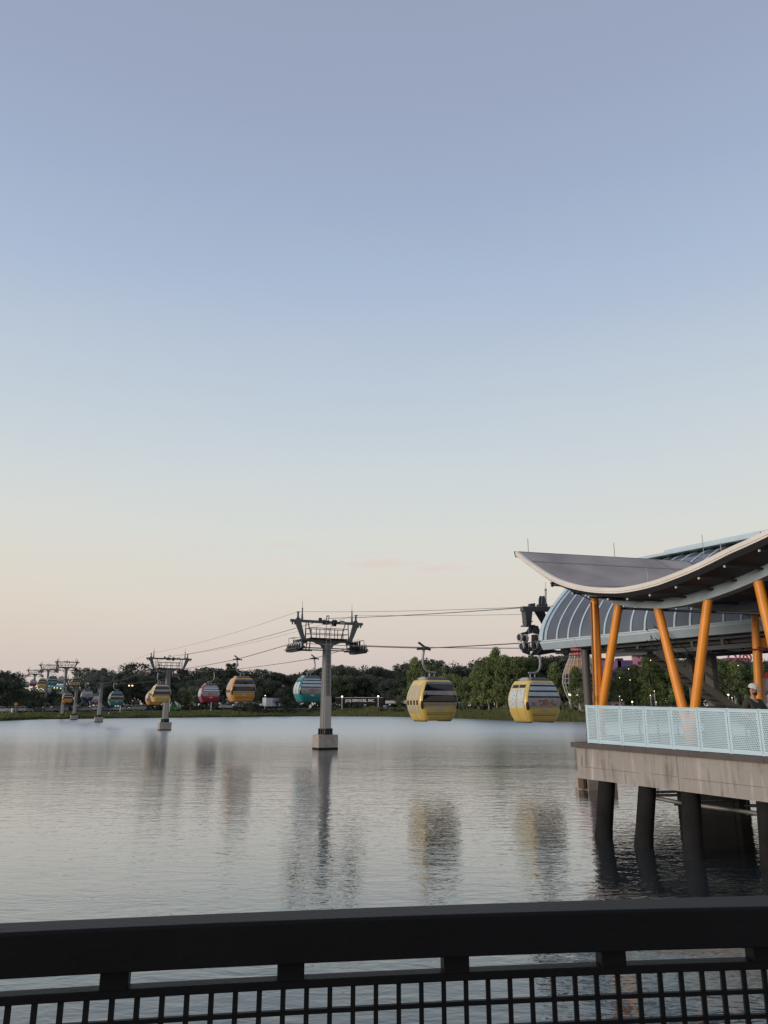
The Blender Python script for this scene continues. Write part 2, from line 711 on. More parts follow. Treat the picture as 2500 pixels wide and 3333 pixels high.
M_PILE = mat('dark_pile_concrete', (0.018, 0.017, 0.016), 0.9, 0, 0.35, 2.2, 0.3, 0.15)
M_TAUPE = mat('taupe_column_paint', (0.10, 0.09, 0.085), 0.6, 0, 0.08, 1.5)
M_RAIL = mat('black_railing_paint', (0.0042, 0.0044, 0.0054), 0.5, 0, 0.2, 5, 0.08, 0.14)
M_WATER = water_mat()
M_STREAK = streak_concrete()
M_GRASS = grass_mat()
M_ASPH = mat('asphalt', (0.05, 0.05, 0.05), 0.9, 0, 0.2, 0.5)
M_BARK = mat('bark', (0.12, 0.10, 0.085), 0.95, 0, 0.3, 2)
M_PALEBARK = mat('pale_bark', (0.26, 0.23, 0.19), 0.95, 0, 0.3, 2)
M_LEAF_D = leaf_mat('dark_foliage', (0.070, 0.082, 0.064))
M_LEAF_M = leaf_mat('mid_foliage', (0.088, 0.104, 0.066))
M_LEAF_G = leaf_mat('cypress_foliage', (0.130, 0.165, 0.066))
M_WHITE = mat('white_paint', (0.72, 0.72, 0.70), 0.45, 0, 0.08, 2)
M_LAMP = emit('lamp_glow', (1.0, 0.84, 0.5), 2.6)
M_HEAD = emit('headlamp_glow', (1.0, 0.93, 0.75), 6.0)
M_GLASS = mat('cabin_glass', (0.010, 0.012, 0.017), 0.06, 0, 0.1, 2, 0, 0.5, 0, 0, 1.5)
M_GAP = mat('black_window_gap', (0.008, 0.009, 0.012), 0.4, 0, 0.1, 2, 0, 0.15)
M_SHELLGLASS = mat('tinted_shell_glass', (0.10, 0.11, 0.128), 0.1, 0, 0.3, 0.6, 0, 0.6, 0, 0, 1.5)
M_TYRE = mat('tyre_rubber', (0.015, 0.015, 0.015), 0.85, 0, 0.1, 5)

# ------------------------------------------------------------------ lake, banks, road
SH = [(-400, 2352), (0, 2347), (122, 2341.6), (450, 2337.5), (700, 2335), (1000, 2331.5), (1250, 2332.5), (1485, 2338), (1653, 2346), (1900, 2350), (2500, 2352)]
SHP = []
for px, py in SH:
    q = at_z(px, py, 0)
    SHP.append((math.atan2(q.x, q.y), math.hypot(q.x, q.y)))
SHP = [(-math.pi, 150), (-1.2, 180), (-0.8, 195)] + SHP[1:] + [(0.9, 185), (1.3, 150), (math.pi, 150)]
ZR = [(-math.pi, 1.7), (-0.45, 1.7), (-0.25, 2.1), (-0.12, 2.8), (0.0, 3.0), (0.1, 2.5), (0.25, 2.2), (math.pi, 2.2)]


def lerp(tab, a):
    for (a0, v0), (a1, v1) in zip(tab, tab[1:]):
        if a <= a1:
            f = (a - a0) / (a1 - a0)
            return v0 + (v1 - v0) * f
    return tab[-1][1]


OFFS = [(-8, -0.8), (0, -0.02), (0.8, 0.22), (7, 0.42), (18, 0.72), (28, 1.0), (60, 1.05), (200, 1.3), (900, 1.6), (4200, 2.0)]


def gz(a, off):
    zr = lerp(ZR, a)
    tab = [(o, (v if o <= 0.8 else v * zr)) for o, v in OFFS]
    if off <= tab[0][0]:
        return tab[0][1]
    return lerp(tab, off)


def ground(x, y):
    a = math.atan2(x, y)
    return gz(a, math.hypot(x, y) - lerp(SHP, a))


def polar(px, off):
    """ground point on the bank in the direction of pixel column px, off metres behind the water's edge"""
    r0 = ray(px, 2300)
    a = math.atan2(r0.x, r0.y)
    d = lerp(SHP, a) + off
    return Vector((math.sin(a) * d, math.cos(a) * d, gz(a, off)))


def build_setting():
    m = MB()
    ring = []
    S = [30, 80, 160, 260, 330]
    m.face([(-330, -330, 0), (330, -330, 0), (330, 345, 0), (-330, 345, 0)])
    o = m.build('water', M_WATER)
    tag(o, kind='structure', label='calm rippled lake reflecting the evening sky')
    rows = []
    azs = [R(k) for k in range(-180, -44, 6)] + [R(-44 + k * 0.5) for k in range(0, 177)] + [R(k) for k in range(48, 181, 6)]
    offs = [-8, 0, 0.8, 3, 7, 12, 18, 23, 28, 40, 60, 110, 200, 500, 900, 2000, 4200]
    for off in offs:
        row = []
        for a in azs:
            jit = (0.8 * math.sin(a * 140) + 0.5 * math.sin(a * 63 + 1)) if -1 <= off <= 3 else 0
            d = lerp(SHP, a) + off + jit
            zz = gz(a, off) + (0.12 * math.sin(a * 200 + off) if 2 < off < 30 else 0)
            row.append((math.sin(a) * d, math.cos(a) * d, zz))
        rows.append(row)
    m = MB()
    m.grid(rows, True)
    # lake bed under the middle
    m2 = MB()
    m2.face([(-400, -400, -3), (400, -400, -3), (400, 400, -3), (-400, 400, -3)])
    o = m.build('ground', M_GRASS)
    tag(o, kind='structure', label='low grassy bank around the lake')
    m = MB()
    rows = []
    for off, dz in ((30.0, 0.05), (39.0, 0.05)):
        row = []
        for k in range(-60, 10):
            a = R(k * 0.55)
            d = lerp(SHP, a) + off
            row.append((math.sin(a) * d, math.cos(a) * d, gz(a, off) + dz))
        rows.append(row)
    m.grid(rows, True)
    tag(m.build('road', M_ASPH), kind='structure', label='grey road along the far bank')


build_setting()

# ------------------------------------------------------------------ cable line geometry
LINE = [(at_z(1058, 2438, 0), 'T1'), (at_z(535, 2377, 0), 'T2'), (at_z(320, 2351, 0), 'T3'), (at_z(240, 2343, 0), 'T4')]
TW = []            # x, y, zground, zbar
for p, _ in LINE:
    TW.append([p.x, p.y, 0.0, 10.45])
for px, py, Y in ((219, 2155, 224), (160, 2165, 272), (116, 2182, 318), (64, 2199, 398), (32, 2220, 590)):
    q = at_y(px, py, Y)
    TW.append([q.x, q.y, ground(q.x, q.y), q.z])
T1 = TW[0]
L12 = Vector((TW[1][0] - T1[0], TW[1][1] - T1[1])).normalized()     # away from the station
GAUGE = 3.0
ROPE_DZ = -1.85     # rope below the upper cross bar


def tdir(i):
    a = TW[max(i - 1, 0)]
    b = TW[min(i + 1, len(TW) - 1)]
    return Vector((b[0] - a[0], b[1] - a[1])).normalized()


def wheel_mesh(m, c, r=0.22):
    m.lathe([(r * 0.74, -0.045), (r * 0.78, -0.055), (r * 0.96, -0.055), (r, -0.03), (r * 0.93, 0), (r, 0.03), (r * 0.96, 0.055), (r * 0.78, 0.055), (r * 0.74, 0.045), (r * 0.74, -0.045)], c, 18, 'x', True, False)
    return m


def make_tower(name, loc, yaw, zg, zbar, label, over_water=True, near=False):
    t = thing(name, (loc[0], loc[1], zg), yaw, label, 'pylon', 'cable car pylons across the lake')
    H = zbar - zg
    zb = H - 1.45          # top of the lower cross beam
    zr = H + ROPE_DZ       # rope
    if over_water:
        b0 = 1.15
        m = MB().box((0, 0, 0.275), (1.75, 1.3, 1.75))
        m.build('base_block', M_CONC, t, 0.03)
        m = MB().box((0, 0, -0.72), (1.82, 1.37, 0.30))
        # waterline stain band
        MB().box((0, 0, 0.06), (1.756, 1.306, 0.16)).build('waterline_stain', M_PILE, t)
    else:
        b0 = 0.4
        MB().lathe([(1.0, -1.0), (1.0, 0.4)], n=20).build('base_block', M_CONC, t, 0.03)
    m = MB().lathe([(0.62, b0), (0.62, b0 + 0.06), (0.50, b0 + 0.061), (0.50, b0 + 0.44), (0.60, b0 + 0.441), (0.60, b0 + 0.5)], n=20, smooth=False)
    for k in range(14):
        a = 2 * math.pi * k / 14
        m.box((0.545 * math.cos(a), 0.545 * math.sin(a), b0 + 0.25), (0.12, 0.035, 0.38), a)
    m.build('base_collar', M_DARKSTEEL, t)
    zt = zb - 0.4
    MB().lathe([(0.48, b0 + 0.5), (0.36, zt)], n=24).build('pole', M_POLE, t)
    # ladder and its guard panel on the station side, turned to the right
    m = MB()
    for x in (-0.30, 0.12):
        m.beam((x, -0.56, b0 + 0.1), (x, -0.50, H + 0.0), 0.035, 0.035, (0, 1, 0))
    z = b0 + 3.2
    while z < H:
        m.beam((-0.30, -0.53, z), (0.12, -0.53, z), 0.03, 0.03)
        z += 0.42
    m.build('ladder', M_GALV, t)
    pz = b0 + 0.5
    MB().box((-0.08, -0.62, pz + 1.3), (0.60, 0.05, 2.6)).build('ladder_guard', M_PANEL, t, 0.01)
    # lower cross beam with gussets
    m = MB()
    pts = [(-2.1, zb), (2.1, zb), (2.1, zb - 0.24), (1.25, zb - 0.26), (0.55, zb - 0.52), (0.40, zb - 0.75), (-0.40, zb - 0.75), (-0.55, zb - 0.52), (-1.25, zb - 0.26), (-2.1, zb - 0.24)]
    m.prism([(x, 0.2, z) for x, z in pts], (0, -0.4, 0))
    m.build('cross_beam', M_STEEL, t, 0.01)
    # tapered uprights and braces to the upper bar
    for s in (-1, 1):
        m = MB()
        m.prism([(s * 2.02, 0.10, zb - 0.25), (s * 2.28, 0.10, zb - 0.25), (s * 2.98, 0.10, H - 0.12), (s * 2.45, 0.10, H - 0.12)][::s], (0, -0.2, 0))
        m.build('upright', M_STEEL, t)
        m = MB()
        m.beam((s * 2.05, 0.0, zb), (s * 1.98, 0.0, H - 0.1), 0.06, 0.06, (0, 1, 0))
        m.beam((s * 1.35, 0.12, zb), (s * 1.75, 0.12, H - 0.1), 0.07, 0.07, (0, 1, 0))
        m.build('brace', M_STEEL, t)
        # rope-guide horn and lightning spike
        m = MB()
        m.prism([(s * 2.95, 0.06, H + 0.1), (s * 2.45, 0.06, H + 0.1), (s * 2.66, 0.06, H + 0.32), (s * 2.68, 0.06, H + 0.72), (s * 2.80, 0.06, H + 0.72), (s * 2.80, 0.06, H + 0.32)][::-s], (0, -0.12, 0))
        m.beam((s * 2.6, -0.05, H + 0.74), (s * 2.88, -0.05, H + 0.74), 0.12, 0.06)
        m.build('cable_horn', M_STEEL, t)
        m = MB()
        m.path([(s * 2.35, 0, H + 0.1), (s * 2.35, 0, H + 0.7), (s * 2.35, 0, H + 1.05), (s * 2.35, 0, H + 1.06), (s * 2.35, 0, H + 1.7)], [0.11, 0.06, 0.05, 0.018, 0.012], 8)
        m.ball((s * 2.35, 0, H + 1.05), 0.075, 8, 5)
        m.build('lightning_spike', M_STEEL, t)
    m = MB().box((0, 0, H), (6.8, 0.22, 0.22))
    for s in (-1, 1):
        for dx in (0.08, 0.3):
            m.prism([(s * (3.36 - dx), 0.05, H - 0.11), (s * (3.22 - dx), 0.05, H - 0.11), (s * (3.27 - dx), 0.05, H - 0.34), (s * (3.33 - dx), 0.05, H - 0.34)][::s], (0, -0.1, 0))
    m.build('upper_bar', M_STEEL, t)
    # equipment in the middle of the upper bar
    m = MB()
    m.lathe([(0.30, -0.12), (0.30, -0.08), (0.2, -0.08), (0.2, 0.08), (0.30, 0.08), (0.30, 0.12)], (0.55, -0.22, H - 0.05), 16, 'x')
    m.box((0.62, -0.15, H + 0.05), (0.36, 0.2, 0.3))
    m.box((-0.72, -0.1, H + 0.22), (0.24, 0.2, 0.22))
    m.path([(-0.1, 0, H + 0.1), (-0.1, 0, H + 0.45), (0.12, 0, H + 0.6)], 0.04, 6)
    m.path([(0.05, -0.1, H + 0.1), (0.12, -0.1, H + 0.5), (-0.12, -0.1, H + 0.56)], 0.035, 6)
    m.box((-0.15, 0, H - 0.02), (0.5, 0.34, 0.36))
    m.build('cable_drum', M_DARKSTEEL, t)
    MB().box((1.35, -0.14, H + 0.03), (0.42, 0.1, 0.34)).build('control_box', M_GALV, t)
    # service platform rails
    m = MB()
    for y in (-0.55, 0.55):
        for z in (zb + 0.42, zb + 0.88):
            m.beam((-1.75, y, z), (1.75, y, z), 0.05, 0.05)
        for x in (-1.75, -1.25, -0.45, 0.45, 1.25, 1.75):
            m.beam((x, y, zb), (x, y, zb + 0.9), 0.05, 0.05, (0, 1, 0))
    for x in (-1.75, 1.75):
        for z in (zb + 0.42, zb + 0.88):
            m.beam((x, -0.55, z), (x, 0.55, z), 0.035, 0.035)
    m.build('platform_rail', M_STEEL, t)
    MB().box((0, 0, zb + 0.02), (3.5, 1.2, 0.05)).build('platform', M_DARKSTEEL, t)
    m = MB()
    for z in (zr - 0.38, zr - 0.55):
        m.beam((-2.7, -0.12, z), (2.7, -0.12, z), 0.10, 0.09)
    m.build('tie_rod', M_STEEL, t)
    # sheave trains
    for s in (-1, 1):
        x = s * GAUGE
        m = MB()
        m.box((x + s * 0.14, 0, zr - 0.52), (0.06, 3.0, 0.26))
        m.box((x - s * 0.14, 0, zr - 0.52), (0.06, 3.0, 0.30))
        m.box((x, 0, zr - 0.70), (0.5, 2.4, 0.08))
        for k in range(3):
            y = -0.92 + 0.92 * k
            m.prism([(x + s * 0.17, y - 0.36, zr - 0.24), (x + s * 0.17, y + 0.36, zr - 0.24), (x + s * 0.17, y, zr - 0.46)], (s * 0.05, 0, 0))
        for k in range(6):
            m.lathe([(0.205, -0.02), (0.205, 0.02)], (x, -1.3 + 0.52 * k, zr - 0.27), 14, 'x')
        m.box((x - s * 0.45, 0, zr - 0.34), (0.85, 0.5, 0.22))
        m.beam((x - s * 0.5, 0, zr - 0.3), (s * 2.05, 0, zb - 0.1), 0.22, 0.22, (0, 1, 0))
        for y in (-0.9, -0.45, 0.0, 0.45, 0.9):
            m.box((x - s * 0.32, y, zr - 0.05), (0.09, 0.14, 0.7))
        for k in range(4):
            m.beam((s * (1.7 + 0.28 * k), -0.35, zb - 0.12), (s * (1.78 + 0.30 * k), -0.3, zr - 0.62), 0.07, 0.07, (0, 1, 0))
        m.box((s * 2.2, -0.3, zr - 0.60), (1.3, 0.3, 0.14))
        m.box((s * 2.35, 0.1, zr + 0.12), (0.8, 0.6, 0.2))
        tr = m.build('sheave_train', M_DARKSTEEL, t)
        for k in range(6):
            w = wheel_mesh(MB(), (x, -1.3 + 0.52 * k, zr - 0.30), 0.30).build('wheel', M_WHEEL, tr)
        # side catwalk rail
        m = MB()
        xo = s * 3.3
        for z in (zr + 0.38,):
            m.beam((xo, -0.5, z), (xo, 0.5, z), 0.03, 0.03)
        for y in (-0.5, 0.5):
            m.beam((xo, y, zr - 0.5), (xo, y, zr + 0.38), 0.03, 0.03, (0, 1, 0))
        for y in (-0.5, 0.5):
            m.beam((xo, y, zr + 0.38), (s * 2.6, y, zr + 0.42), 0.03, 0.03)
        m.box((s * 3.2, 0, zr - 0.55), (0.35, 2.7, 0.05))
        m.build('catwalk_rail', M_STEEL, t)
    return t


TLAB = ['large grey cable car pylon standing in the lake in front of the teal gondola',
        'grey pylon in the lake right behind the yellow gondola, second from the station',
        'grey pylon in the lake just left of the teal gondola above the silver estate car',
        'grey pylon on a pale block near the far bank beside the orange gondola',
        'tall grey pylon on the bank directly above the small orange gondola',
        'tall grey pylon on land between the small teal and yellow gondolas',
        'distant grey pylon behind the small red gondola',
        'small distant grey pylon just right of the dark trees at the left edge',
        'farthest tiny grey pylon half hidden by the dark trees at the left edge']
for i, (x, y, zg, zbar) in enumerate(TW):
    d = tdir(i)
    if i == 0:
        d = L12
    yaw = math.atan2(-d.x, d.y)
    make_tower('cable_pylon', (x, y), yaw, zg, zbar, TLAB[i], i < 4)

# station rope ends
STN_T = 34.0        # metres from T1 to the end of the visible rope inside the station


def rope_pts(side):
    pts = []
    for i, (x, y, zg, zbar) in enumerate(TW):
        d = L12 if i == 0 else tdir(i)
        lat = Vector((d.y, -d.x))
        pts.append(Vector((x + lat.x * GAUGE * side, y + lat.y * GAUGE * side, zbar + ROPE_DZ)))
    return pts


ROPES = {-1: rope_pts(-1), 1: rope_pts(1)}
STN_END = {}
for side, yend in ((-1, 2092), (1, 2110)):
    p0 = ROPES[side][0]
    t, q = on_line(1722, yend, (p0.x, p0.y), (-L12.x, -L12.y))
    STN_END[side] = q

# ------------------------------------------------------------------ gondolas
HWP = [(0.0, 0.92), (0.06, 0.98), (0.35, 1.13), (0.65, 1.25), (0.95, 1.31), (1.2, 1.31), (1.55, 1.23), (1.9, 1.08), (2.15, 0.94), (2.26, 0.87), (2.30, 0.80)]
HDP = [(0.0, 0.76), (0.06, 0.80), (0.35, 0.87), (0.65, 0.92), (0.95, 0.95), (1.25, 0.95), (1.6, 0.92), (1.9, 0.88), (2.15, 0.83), (2.26, 0.79), (2.30, 0.74)]
SE = 11.0


def se(f):
    return (max(0.0, 1 - abs(f) ** SE)) ** (1 / SE)


def end_patch(m, f0, f1, z0, z1, side, off=0.008, nx=8, nz=6, thick=0.0):
    rows = []
    for j in range(nz + 1):
        z = z0 + (z1 - z0) * j / nz
        hw, hd = lerp(HWP, z), lerp(HDP, z)
        rows.append([(f * hw, side * (hd * se(f) + off), z) for f in [f0 + (f1 - f0) * k / nx for k in range(nx + 1)]])
    if side > 0:
        rows = [r[::-1] for r in rows]
    m.grid(rows, True)
    # rim back to the body
    rim = [rows[0]] + [[r[-1] for r in rows]] + [rows[-1][::-1]] + [[r[0] for r in rows[::-1]]]
    for edge in rim:
        back = [(p[0], p[1] - side * (off + 0.02), p[2]) for p in edge]
        m.grid([back, list(edge)], False)


def side_patch(m, f0, f1, z0, z1, side, off=0.008, ny=4, nz=8):
    rows = []
    for j in range(nz + 1):
        z = z0 + (z1 - z0) * j / nz
        hw, hd = lerp(HWP, z), lerp(HDP, z)
        rows.append([(side * (hw * se(f) + off), f * hd, z) for f in [f0 + (f1 - f0) * k / ny for k in range(ny + 1)]])
    if side < 0:
        rows = [r[::-1] for r in rows]
    m.grid(rows, True)
    rim = [rows[0]] + [[r[-1] for r in rows]] + [rows[-1][::-1]] + [[r[0] for r in rows[::-1]]]
    for edge in rim:
        back = [(p[0] - side * (off + 0.02), p[1], p[2]) for p in edge]
        m.grid([back, list(edge)], False)


M_FILM = mat('printed_window_film', (0.50, 0.57, 0.66), 0.22, 0, 0.12, 3)
M_PINK_FILM_REFL = mat('dusky_film_and_reflection', (0.36, 0.31, 0.33), 0.15, 0, 0.15, 3)  # film on printed cabins; painted horizon reflection on clear windows
M_ART = art_mat('flower_wrap_print', (0.50, 0.52, 0.50), (0.50, 0.07, 0.04), (0.40, 0.22, 0.06), 3.2)
M_FLOWER = mat('printed_red', (0.36, 0.05, 0.04), 0.4, 0, 0.3, 12)
M_FLOWER2 = mat('printed_rust', (0.34, 0.13, 0.07), 0.4, 0, 0.3, 12)
M_LEAFPRINT = mat('printed_grey_green', (0.16, 0.19, 0.17), 0.4, 0, 0.3, 12)
M_ARTDOOR = art_mat('door_wrap_print', (0.52, 0.62, 0.62), (0.62, 0.16, 0.05), (0.20, 0.42, 0.45), 5.0)
M_EMBLEM = mat('pale_emblem', (0.52, 0.46, 0.44), 0.5, 0, 0.1, 6)
M_DOORGLASS = mat('door_glass', (0.40, 0.38, 0.33), 0.12, 0, 0.15, 2, 0, 0.8)  # cream reflection in the door panes is put into the base colour
M_ROOFRACK = mat('cabin_roof_grey', (0.13, 0.135, 0.14), 0.6, 0, 0.15, 3)
M_ROOFCAP = mat('cabin_roof_cap', (0.36, 0.35, 0.33), 0.6, 0, 0.12, 3)


def make_gondola(colname, rgb, wrap, hang):
    """hang: side (-1 or 1) of the cabin on which the hanger arm stands"""
    t = thing('gondola', (0, 0, 0))
    body_m = mat('cabin_paint_' + colname, rgb, 0.35, 0, 0.06, 1.5, 0, 0.5, 0.3)
    # shell
    m = MB()
    rows = []
    n = 40
    zs = [0.0, 0.03, 0.06, 0.2, 0.35, 0.5, 0.65, 0.8, 0.95, 1.1, 1.25, 1.42, 1.6, 1.75, 1.9, 2.03, 2.15, 2.22, 2.26, 2.30]
    for z in zs:
        hw, hd = lerp(HWP, z), lerp(HDP, z)
        row = []
        for k in range(n):
            a = 2 * math.pi * k / n
            c, s = math.cos(a), math.sin(a)
            q = (abs(c) ** SE + abs(s) ** SE) ** (-1 / SE)
            row.append((hw * c * q, hd * s * q, z))
        rows.append(row)
    m.grid(rows, True, True)
    m.face(list(reversed(rows[0])))
    m.face(rows[-1])
    m.build('body', body_m, t)
    for e in (-1, 1):
        m = MB()
        end_patch(m, -0.91, 0.91, 0.87, 2.18, e, 0.008, 12)
        w = m.build('window', M_GAP if wrap else M_GLASS, t)
        if wrap:
            for (a, b) in ((2.06, 2.17), (1.75, 1.97), (1.43, 1.66)):
                m = MB()
                end_patch(m, -0.89, 0.89, a, b, e, 0.015, 8, 2)
                m.build('film_and_reflection_band', M_FILM, w)
            m = MB()
            end_patch(m, -0.89, 0.89, 0.885, 1.34, e, 0.015, 8, 4)
            m.build('film_and_reflection_band', M_PINK_FILM_REFL, w)
            rf = random.Random(len(colname))
            for (f0, n_, spread, fm) in ((-0.15, 9, 0.30, M_FLOWER), (0.10, 7, 0.28, M_FLOWER2), (0.52, 5, 0.16, M_FLOWER2), (-0.6, 4, 0.16, M_LEAFPRINT), (0.15, 5, 0.5, M_LEAFPRINT)):
                m = MB()
                for q_ in range(n_):
                    fx0, z0_ = f0 + rf.uniform(-spread, spread) * 0.6, rf.uniform(0.93, 1.22)
                    rr_ = rf.uniform(0.03, 0.075)
                    ring = []
                    for k in range(10):
                        a = 2 * math.pi * k / 10
                        fx, z = fx0 + rr_ * 0.9 * math.cos(a), min(1.33, max(0.885, z0_ + rr_ * math.sin(a) * (1 + 0.3 * math.cos(3 * a))))
                        hw, hd = lerp(HWP, z), lerp(HDP, z)
                        ring.append((fx * hw, e * (hd * se(fx) + 0.018 + 0.0006 * q_), z))
                    m.face(ring if e < 0 else ring[::-1])
                m.build('printed_flower', fm, w)
        else:
            m = MB()
            end_patch(m, -0.89, 0.89, 1.45, 1.68, e, 0.013, 8, 3)
            m.build('film_and_reflection_band', M_PINK_FILM_REFL, w)  # no film here: pinkish horizon reflection painted as a band on the glass
            m = MB()
            end_patch(m, -0.89, 0.89, 0.885, 1.03, e, 0.013, 8, 2)
            m.build('film_and_reflection_band', mat('gold_grey_film', (0.30, 0.25, 0.16), 0.25), w)
            m = MB()
            end_patch(m, -0.89, 0.89, 2.06, 2.17, e, 0.013, 8, 2)
            m.build('film_and_reflection_band', mat('blue_grey_reflection', (0.16, 0.18, 0.24), 0.15), w)  # no film here: bluish reflection painted along the top of the glass
        # pale rail under the window, louvre line, emblem
        m = MB()
        end_patch(m, -0.86, 0.86, 0.80, 0.855, e, 0.018, 8, 1)
        m.build('window_rail', mat('window_rail_beige', (0.45, 0.40, 0.36), 0.5), t)
        m = MB()
        for k in range(8):
            f0 = -0.76 + k * 0.192
            end_patch(m, f0, f0 + 0.15, 0.345, 0.375, e, 0.006, 2, 1)
        m.build('louvre', mat('louvre_dark', (0.05, 0.035, 0.015), 0.8), t)
        m = MB()
        end_patch(m, -0.80, 0.80, 0.44, 0.455, e, 0.006, 8, 1)
        m.build('panel_seam', mat('louvre_dark', (0.05, 0.035, 0.015), 0.8), t)
        m = MB()
        ring = []
        for k in range(24):
            a = 2 * math.pi * k / 24
            rr = 1 + 0.16 * math.cos(5 * a)
            fx = 0.18 * math.cos(a) * rr
            z = 0.63 + 0.085 * math.sin(a) * rr
            hw, hd = lerp(HWP, z), lerp(HDP, z)
            ring.append((fx * hw, e * (hd * se(fx) + 0.014), z))
        m.face(ring if e < 0 else ring[::-1])
        m.build('emblem', M_EMBLEM, t)
    for s in (-1, 1):
        for (f0, f1) in ((-0.72, -0.015), (0.015, 0.72)):
            m = MB()
            side_patch(m, f0, f1, 0.10, 2.14, s, 0.02, 5, 12)
            dr = m.build('door', body_m if not wrap else mat('cabin_paint_' + colname, rgb), t)
            m = MB()
            if wrap:
                side_patch(m, f0 + 0.04, f1 - 0.04, 0.78, 1.86, s, 0.028, 4, 8)
                m.build('door_print', M_ARTDOOR, dr)
                m = MB()
                side_patch(m, f0 + 0.04, f1 - 0.04, 1.90, 2.08, s, 0.028, 4, 2)
                m.build('door_window', M_GLASS, dr)
            else:
                for (a, b) in ((f0 + 0.06, f0 + 0.30), (f1 - 0.30, f1 - 0.06)):
                    side_patch(m, a, b, 0.42, 2.0, s, 0.028, 2, 10)
                m.build('door_window', M_DOORGLASS, dr)
                m = MB()
                for (a, b) in ((f0 + 0.08, f0 + 0.28), (f1 - 0.28, f1 - 0.08)):
                    side_patch(m, a, b, 0.88, 1.14, s, 0.036, 2, 2)
                m.build('door_handle', M_BLACK, dr)
        m = MB()
        m.box((s * 0.80, 0, -0.025), (0.34, 1.0, 0.05))
        m.build('door_sill', M_DARKSTEEL, t)
    for s in (-1, 1):
        for e in (-1, 1):
            m = MB()
            m.ball((s * 1.20, e * 0.85, 0.90), 0.30, 12, 8, (0.30, 0.30, 0.85))
            m.build('bumper', M_BLACK, t)
    m = MB()
    m.box((0, 0, 2.37), (1.35, 1.25, 0.13))
    m.box((0, 0.35, 2.44), (0.95, 0.22, 0.10))
    m.box((0, -0.35, 2.44), (0.95, 0.22, 0.10))
    m.build('roof_rack', M_ROOFRACK, t, 0.03)
    for s in (-1, 1):
        MB().ball((s * 0.62, 0, 2.36), 0.2, 12, 6, (0.85, 2.4, 0.75)).build('roof_cap', M_ROOFCAP, t)
    # hanger
    h = hang
    m = MB()
    m.path([(h * 0.52, 0, 4.12), (h * 0.54, 0, 3.9), (h * 0.60, 0, 3.6), (h * 0.60, 0, 3.3), (h * 0.52, 0, 3.02), (h * 0.34, 0, 2.83), (h * 0.12, 0, 2.77), (-h * 0.32, 0, 2.76)],
           [0.075, 0.075, 0.07, 0.065, 0.062, 0.06, 0.06, 0.055], 10)
    for dx in (0.14, -0.2):
        m.path([(h * dx, 0, 2.77), (h * dx, 0, 2.4)], 0.045, 8)
    m.path([(h * 0.62, 0.12, 3.45), (h * 0.75, 0.18, 3.45)], 0.02, 6)
    m.build('hanger_arm', M_GALV, t)
    m = MB()
    m.box((h * 0.52, 0, 4.17), (0.26, 0.7, 0.16))
    m.beam((h * 0.52 + 0.1, -0.05, 4.2), (h * 0.52 - 0.28, 0.15, 4.52), 0.16, 0.12)
    m.path([(h * 0.52 - 0.42, 0, 4.12), (h * 0.52 + 0.42, 0, 4.12)], 0.05, 8)
    for dx in (-0.42, 0.42):
        m.lathe([(0.085, -0.03), (0.085, 0.03)], (h * 0.52 + dx, 0, 4.12), 10, 'x')
    for y in (-0.4, 0.4):
        m.box((h * 0.52, y, 4.15), (0.1, 0.3, 0.07))
    m.build('grip', M_DARKSTEEL, t)
    return t


YEL, ORG, TEAL, RED, NAVY = (0.68, 0.48, 0.13), (0.62, 0.27, 0.05), (0.02, 0.20, 0.20), (0.26, 0.012, 0.030), (0.02, 0.022, 0.10)
GROPE = {-1: [], 1: []}
proto = {}


def seg_for(side, px, py):
    pts = ROPES[side]
    k = slope_x(px, py)
    chain = [STN_END[side] - Vector((L12.x, L12.y, 0)) * 8] + pts
    for a, b in zip(chain, chain[1:]):
        ka, kb = a.x / a.y, b.x / b.y
        if min(ka, kb) <= k <= max(ka, kb):
            return a, b
    return None


def place_gondola(px, ybot, side, col, rgb, wrap, label, Y=None):
    key = (col, wrap, side)
    if key in proto:
        g = copy_tree(proto[key])
    else:
        g = proto[key] = make_gondola(col, rgb, wrap, side)
    if Y is None:
        a, b = seg_for(side, px + 6 * side, ybot)
        d = Vector((b.x - a.x, b.y - a.y)).normalized()
        lat = Vector((d.y, -d.x))
        base = Vector((a.x, a.y)) - lat * (0.52 * side)
        _, q = on_line(px, ybot, base, d)
    else:
        q = at_y(px, ybot, Y)
        d = tdir(6)
        lat = Vector((d.y, -d.x))
    g.location = q
    g.rotation_euler = (0, 0, math.atan2(-d.x, d.y))
    tag(g, label, 'gondola', 'gondolas on the cable car line')
    GROPE[side].append(Vector((q.x + lat.x * 0.52 * side, q.y + lat.y * 0.52 * side, q.z + 4.17)))
    return g


place_gondola(1407, 2345, -1, 'yellow', YEL, False, 'large yellow gondola with clear dark windows over the lake, left of the printed one')
place_gondola(1742, 2349, 1, 'yellow', YEL, True, 'yellow gondola with pale striped window film and printed door, nearest the station')
place_gondola(1004, 2285, 1, 'teal', TEAL, True, 'teal gondola with pale striped windows, partly behind the large pylon')
place_gondola(783, 2284, -1, 'orange', ORG, False, 'orange gondola with dark clear windows hanging left of the large pylon')
place_gondola(679, 2286, 1, 'red', RED, True, 'dark red gondola with pale striped windows, left of the orange one')
place_gondola(521, 2285, -1, 'yellow', YEL, False, 'yellow gondola hanging in front of the second pylon')
place_gondola(499, 2294, 1, 'orange', ORG, True, 'orange gondola half hidden behind the yellow one at the second pylon')
place_gondola(376, 2296, -1, 'teal', TEAL, False, 'teal gondola with clear windows above the silver estate car')
place_gondola(282, 2281, -1, 'navy', NAVY, True, 'navy blue gondola with a white printed band, left of the third pylon')
place_gondola(308, 2294, 1, 'purple', (0.10, 0.05, 0.14), True, 'dim purple gondola with pale stripes hidden behind the third pylon')
